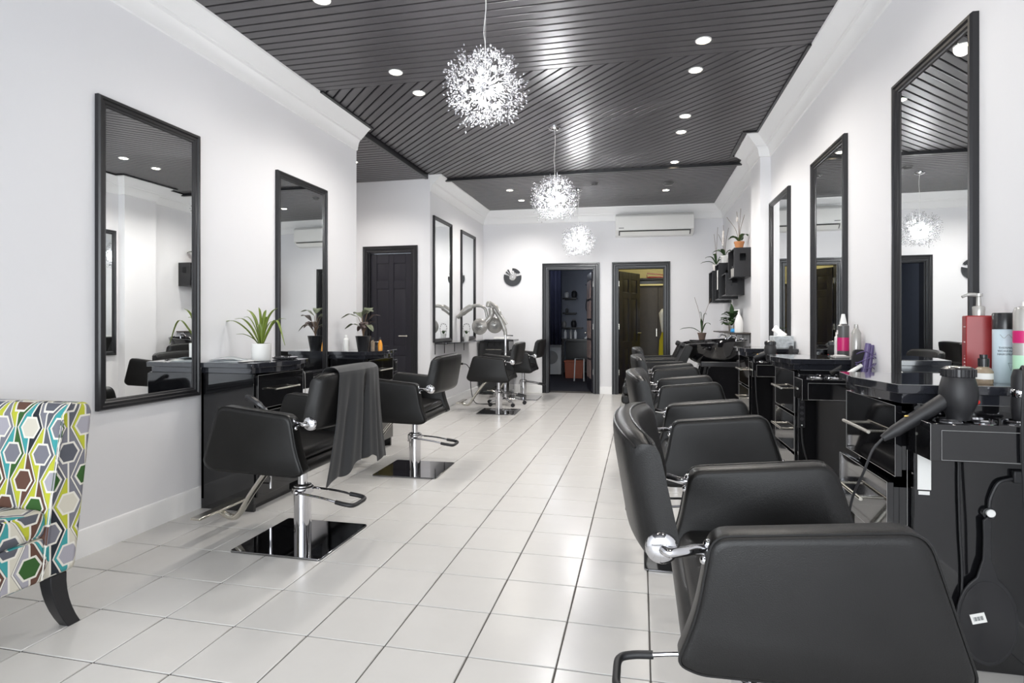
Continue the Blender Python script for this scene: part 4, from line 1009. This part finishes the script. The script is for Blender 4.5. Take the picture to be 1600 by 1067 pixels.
for k in range(48):
    a = PI / 2 + 2 * PI * k / 48; out.append((.088 * math.cos(a), .145 * math.sin(a)))
hnd = [(-.030, .139), (-.022, .17), (-.013, .20), (-.011, .27), (-.013, .325), (.0, .338), (.013, .325), (.011, .27), (.013, .20), (.022, .17), (.030, .139)]
body = [p for p in out if not (p[1] > .13)]
i0 = next(i for i, p in enumerate(out) if p[1] <= .13)
body = out[i0:48 - i0 + 1]
obj('back', G().prism(body + hnd[::-1], -.008, .0, 'y'), 'rubber', t, bevel=.003)
obj('inset', G().prism([(p[0] * .9, p[1] * .9) for p in out], -.0095, -.0085, 'y'), 'plastic', t)
t2 = obj('sticker', B(-.045, -.002, -.0105, -.0098, .0, .032), 'paper', t, smooth=False, rot=(0, -.3, 0))
g = G(); [g.box(-.038 + k * .003, -.038 + k * .003 + (.002 if k % 3 else .001), -.0110, -.0106, .009, .022) for k in range(10)]; obj('barcode', g, 'ink', t2, smooth=False)
kn = obj('knob', G().tube([(0, 0, 0), (0, -.022, 0), (0, -.024, 0)], [.010, .013, .011], 16), 'whitepl', s1, loc=(1.105 - s1.location.x, 2.179 - s1.location.y, .525)); kn['label'] = 'white round knob holding the hand mirror'; obj('ring', G().tube(arc([(.017 * math.cos(a), -.012, .017 * math.sin(a) - .004) for a in [k * PI / 6 for k in range(13)]], 2), .003, 6), 'rubber', kn)
obj('cord', G().tube(arc([(0, 0, .712), (.0, 0, .6), (.004, 0, .45), (.01, 0, .3), (.0, 0, .12)], 5), .004, 6), 'rubber', s1, loc=(1.02 - s1.location.x, 2.172 - s1.location.y, 0))
cb = obj('cord', G().tube(arc([(.05, 0, .64), (.02, -.002, .635), (-.01, -.002, .62), (-.03, 0, .57), (-.033, 0, .54)], 5), .006, 8), 'rubber', s1, loc=(1.14 - s1.location.x, 2.172 - s1.location.y, 0)); obj('plug', B(.03, .08, -.012, .004, .625, .665), 'rubber', cb, bevel=.004)
# middle station
def paddle(label, loc, rz, s=1, tilt=.12):
    t = thing('paddle_brush', label, 'brush', loc, rz)
    pr = rounded([(-.030, .02), (.030, .02), (.036, .11), (.030, .165), (-.030, .165), (-.036, .11)], .015)
    obj('head', G().prism([(x * s, z * s) for x, z in pr], -.006, .006, 'y'), 'rubber', t, bevel=.003, rot=(tilt, 0, 0))
    g = G(); [g.tube([(-.026 + (k % 8) * .0075, .006, .04 + (k // 8) * .012), (-.026 + (k % 8) * .0075, .022, .04 + (k // 8) * .012)], .001, 3) for k in range(80)]; obj('bristles', g, 'rubber', t, rot=(tilt, 0, 0)); 
    obj('handle', G().tube([(0, 0, .025), (0, 0, -.09)], [.012, .008], 10), 'rubber', t)
paddle('black paddle brush standing in the middle right tool holder', (1.175, 3.56, ZH + .002), .2, 1.0)
paddle('small black paddle brush standing in the far right tool holder', (1.165, 5.01, ZH + .002), .9, .8)
bottle('spray_bottle', 'black and pink spray bottle with white top on the middle right station', 'bottle', (1.20, 3.86, ZT), [(0, 0), (.031, 0), (.032, .004), (.032, .19), (.022, .20), (.016, .205)], 'darkgrey', [(.020, .203), (.016, .225), (.012, .245), (.009, .262), (0, .263)], 'whitepl')
t = bpy.data.objects['spray_bottle']; obj('pink_band', G().lathe([(.0325, .04), (.0325, .12)], 24), 'pink', t); obj('print', G().box(-.033, -.0326, -.014, .01, .14, .165), 'inkw', t, smooth=False)
bottle('lotion_bottle', 'pale squeeze bottle right of the pink spray bottle', 'bottle', (1.225, 3.72, ZT), [(0, 0), (.024, 0), (.026, .01), (.026, .15), (.012, .175), (.010, .18)], 'greypl', [(.012, .178), (.010, .20), (0, .201)], 'greypl')
bottle('lotion_bottle', 'short white bottle left of the pink spray bottle', 'bottle', (1.21, 3.98, ZT), [(0, 0), (.020, 0), (.022, .01), (.022, .12), (.010, .13)], 'whitepl', [(.016, .128), (.016, .15), (0, .151)], 'whitepl')
t = thing('tissue_pack', 'flat grey and white pack lying on the middle right counter', 'pack', (1.15, 3.74, ZT)); obj('pack', B(-.045, .035, -.045, .045, 0, .016), 'greypl', t, bevel=.005); obj('flap', B(-.03, .02, -.03, .03, .0165, .019), 'paper', t)
t = thing('flat_iron', 'purple flat iron wrapped in its cord on the middle right station', 'flat iron', (1.17, 3.55, ZH + .03))
obj('plate_arm', G().tube([(.03, 0, -.02), (.06, .0, .17)], [.016, .014], 10), 'purple', t); obj('plate_arm', G().tube([(.06, .005, -.02), (.085, .02, .16)], [.014, .012], 10), 'purple', t)
pts = [(.045 + .055 * math.cos(k * .9), .0 + .03 * math.sin(k * .9), .02 + .005 * k + .015 * math.sin(k * 2.1)) for k in range(22)]
obj('cord', G().tube(arc(pts, 4), .0028, 5), 'purple', t); obj('wand', G().tube([(-.075, -.03, -.015), (.02, -.02, .05)], [.012, .010], 10), 'whitepl', t)
t = thing('power_strip', 'black power strip on the side of the middle right station', 'power strip', (.905, 3.615, .625))
obj('case', B(-.020, .018, -.012, .014, -.085, .085), 'plastic', t, bevel=.004); obj('indicator', G().ball((0, -.012, -.07), .004, 8, 6), 'whitepl', t)
for k in range(4): obj('socket', G().tube([(0, -.012, .065 - k * .033), (0, -.0135, .065 - k * .033)], .010, 12), 'rubber', t)
obj('cord', G().tube(arc([(0, 0, -.085), (.01, -.002, -.20), (.05, -.003, -.33), (.12, -.003, -.45), (.2, -.003, -.6)], 6), .005, 6), 'rubber', t)
# far station
hair_dryer('black hair dryer standing in the far right tool holder', (1.02, 5.0, ZH + .004), 0, s=.85, hd=(-.09, .02, -.04), cordpts=[(-.125, -.03, -.02), (-.13, -.09, -.10), (-.12, -.09, -.3), (-.10, -.085, -.5), (-.11, -.09, -.75)])
t = thing('tissue_box', 'patterned pale tissue box on the far right station', 'box', (1.16, 5.30, ZT)); obj('carton', B(-.065, .085, -.10, .10, 0, .10), 'news', t, bevel=.003)
rows = [[(-.04 + .07 * i / 5 + .02 * math.sin(j), -.05 + .09 * j / 5, .10 + .10 * (j / 5) * (1 - .5 * abs(i - 2.5) / 2.5)) for i in range(6)] for j in range(6)]
obj('tissue', G().grid(rows), 'paper', t, solid=.001)

# ------------------------------------------------------------------ utility room seen through the left back doorway
t = thing('washing_machine', 'white appliance with grey controls at left in utility room', 'appliance', (-1.90, 12.95, 0))
obj('body', B(-.28, .19, -.25, .3, .02, .80), 'whitepl', t, bevel=.01); obj('control_panel', B(-.27, .18, -.256, -.25, .62, .74), 'greypl', t); obj('lid', B(-.28, .19, -.25, .3, .80, .82), 'whitepl', t, bevel=.006); obj('door', G().tube([(-.04, -.25, .4), (-.04, -.27, .4)], .15, 24), 'greypl', t)
t = thing('storage_basket', 'rust orange basket on the floor of the utility room', 'basket', (-1.36, 12.2, 0)); g = G().prism([(-.18, 0), (.18, 0), (.20, .36), (-.20, .36)], -.15, .15, 'y'); obj('bin', g, 'orange', t, bevel=.01); obj('rim', B(-.21, .21, -.16, .16, .34, .37), 'orange', t, bevel=.005)
t = thing('utility_desk', 'black desk standing above the orange basket', 'desk', (-1.33, 12.6, 0)); obj('top', B(-.32, .40, -.3, .4, .78, .82), 'plastic', t)
for x in (-.30, .36): obj('leg', B(x - .02, x + .02, -.28, -.24, 0, .78), 'plastic', t); obj('leg', B(x - .02, x + .02, .34, .38, 0, .78), 'plastic', t)
obj('modesty_panel', B(-.30, .38, .30, .33, .1, .78), 'plastic', t)
t = thing('folding_stand', 'thin white metal stand in front of the orange basket', 'stand', (-1.17, 11.3, 0)); obj('frame', G().tube([(-.10, 0, .02), (-.08, 0, .46), (.09, 0, .46), (.09, 0, .02)], .012, 8), 'whitepl', t); obj('foot', G().tube([(-.10, -.12, .014), (-.10, .12, .014)], .012, 8), 'rubber', t); obj('foot', G().tube([(.09, -.12, .014), (.09, .12, .014)], .012, 8), 'rubber', t)
for k, (z, lb) in enumerate(((1.74, 'upper'), (1.40, 'middle'), (1.06, 'lowest'))):
    x1 = -1.40 if k < 2 else -1.28
    t = thing('wall_shelf', lb + ' black floating shelf in the utility room', 'shelf', (-1.6, 13.38, z)); obj('board', B(-.15 - (k == 2) * .1, .17 + (k == 2) * .14, -.20, .0, -.03, .0), 'trimblack', t, bevel=.002); obj('fixing_rail', B(-.12, .14, -.004, .0, -.05, -.03), 'trimblack', t)
def misc(name, label, cat, loc, s, m): 
    t = thing(name, label, cat, loc); obj('vessel', G().lathe([(0, 0), (.04 * s, 0), (.055 * s, .05 * s), (.05 * s, .11 * s), (.03 * s, .13 * s)], 16), m, t); obj('lid', G().lathe([(.031 * s, .13 * s), (.02 * s, .15 * s), (0, .155 * s)], 12), 'greypl', t)
misc('storage_jar', 'pale jar at left of the upper utility shelf', 'jar', (-1.66, 13.27, 1.74), 1, 'whitepl'); misc('storage_jar', 'large dark round jar at right of the upper utility shelf', 'jar', (-1.49, 13.27, 1.74), 1.2, 'rubber')
misc('storage_jar', 'small dark jar on the middle utility shelf', 'jar', (-1.66, 13.27, 1.40), .7, 'darkgrey'); misc('storage_jar', 'pale jar on the lowest utility shelf, left end', 'jar', (-1.72, 13.27, 1.06), 1, 'greypl'); misc('storage_jar', 'black jar on the lowest utility shelf, right side', 'jar', (-1.50, 13.27, 1.06), 1.2, 'rubber')
for k, (x, lb, m) in enumerate(((-1.62, 'white bottle on the utility desk, left', 'whitepl'), (-1.50, 'grey bottle on the utility desk, centre', 'greypl'), (-1.40, 'pale bottle on the utility desk, right', 'whitepl'))):
    bottle('utility_bottle', lb, 'bottle', (x, 12.7, .82), [(0, 0), (.03, 0), (.032, .13), (.012, .17), (.01, .19)], m, [(.013, .188), (.013, .21), (0, .211)], 'darkgrey')
t = thing('towel', 'white towel bundle at the right end of the utility desk', 'towel', (-1.05, 12.45, .82)); obj('fold', B(-.12, .10, -.08, .08, 0, .03), 'whitepl', t, bevel=.012, seg=3); obj('fold', B(-.10, .10, -.07, .07, .03, .055), 'whitepl', t, bevel=.012, seg=3)
t = thing('curtain', 'dark navy curtain hanging at left in the utility room', 'curtain', (-1.80, 12.05, 0))
rows = [[(-.26 + .44 * i / 24, .03 * math.sin(i * 1.35), z) for i in range(25)] for z in (.70, 1.2, 1.8, 2.40)]
obj('cloth', G().grid(rows), 'navy', t, solid=.004); obj('rod', G().tube([(-.40, 0, 2.42), (.22, 0, 2.42)], .012, 8), 'plastic', t)
t = thing('notice_board', 'plain pale panel with a looped cable on utility room wall', 'board', (-1.05, 13.47, 1.7)); obj('sheet', B(-.16, .14, -.012, -.002, -.25, .25), 'greypl', t); obj('cable', G().tube(arc([(-.20, -.01, .35), (-.08, -.015, .28), (-.16, -.015, .05), (-.19, -.015, -.2), (-.10, -.015, -.35)], 6), .008, 6), 'rubber', t)
# closet room
t = thing('wardrobe', 'dark wooden wardrobe panels filling the room behind the right doorway', 'wardrobe', (.35, 11.4, 0))
obj('carcass', B(-.77, .75, .02, .38, .0, 1.86), 'wood', t)
for k in range(4): d = obj('door', B(-.76 + k * .37, -.76 + k * .37 + .362, -.002, .018, .04, 1.84), 'wood', t, bevel=.003); obj('handle', B(-.76 + k * .37 + .33, -.76 + k * .37 + .342, -.025, -.002, .9, 1.05), 'steel', d)
t = thing('wall_shelf', 'cream shelf board above the dark wardrobe', 'shelf', (.35, 11.4, 1.87)); obj('board', B(-.80, .75, -.05, .38, 0, .03), 'wood', t); obj('edge_strip', B(-.80, .75, -.055, -.05, 0, .03), 'cream', t)
t = thing('storage_case', 'long black case on the shelf above the wardrobe', 'case', (.25, 11.5, 1.90)); obj('shell', B(-.32, .40, -.1, .15, .0, .075), 'plastic', t, bevel=.01); obj('lid', B(-.32, .40, -.1, .15, .078, .12), 'plastic', t, bevel=.01)
t = thing('picture_frame', 'empty dark red frame leaning on top of the black case', 'frame', (.30, 11.45, 2.034)); obj('rail', G().tube([(-.18, 0, .0), (-.18, 0, .08), (.30, .03, .03), (.30, 0, .0), (-.18, 0, .0)], .011, 6), 'red', t); obj('backing', B(-.15, .25, .012, .016, 0, .02), 'red', t)
t = thing('dress_form', 'dress form in white blouse and mustard skirt, half hidden by the frame', 'mannequin', (.46, 10.6, 0))
obj('blouse', G().lathe([(.085, .98), (.10, 1.0), (.13, 1.2), (.145, 1.33), (.10, 1.40), (.05, 1.42), (.04, 1.46), (0, 1.47)], 24, sy=.7), 'whitepl', t); obj('skirt', G().lathe([(.14, .42), (.15, .6), (.135, .85), (.09, 1.0)], 28, sy=.8), 'yellow', t); obj('stand_pole', G().lathe([(.012, .02), (.012, .5)], 10), 'steel', t); obj('stand_base', G().lathe([(.15, 0), (.15, .015), (.02, .03)], 24), 'steel', t)
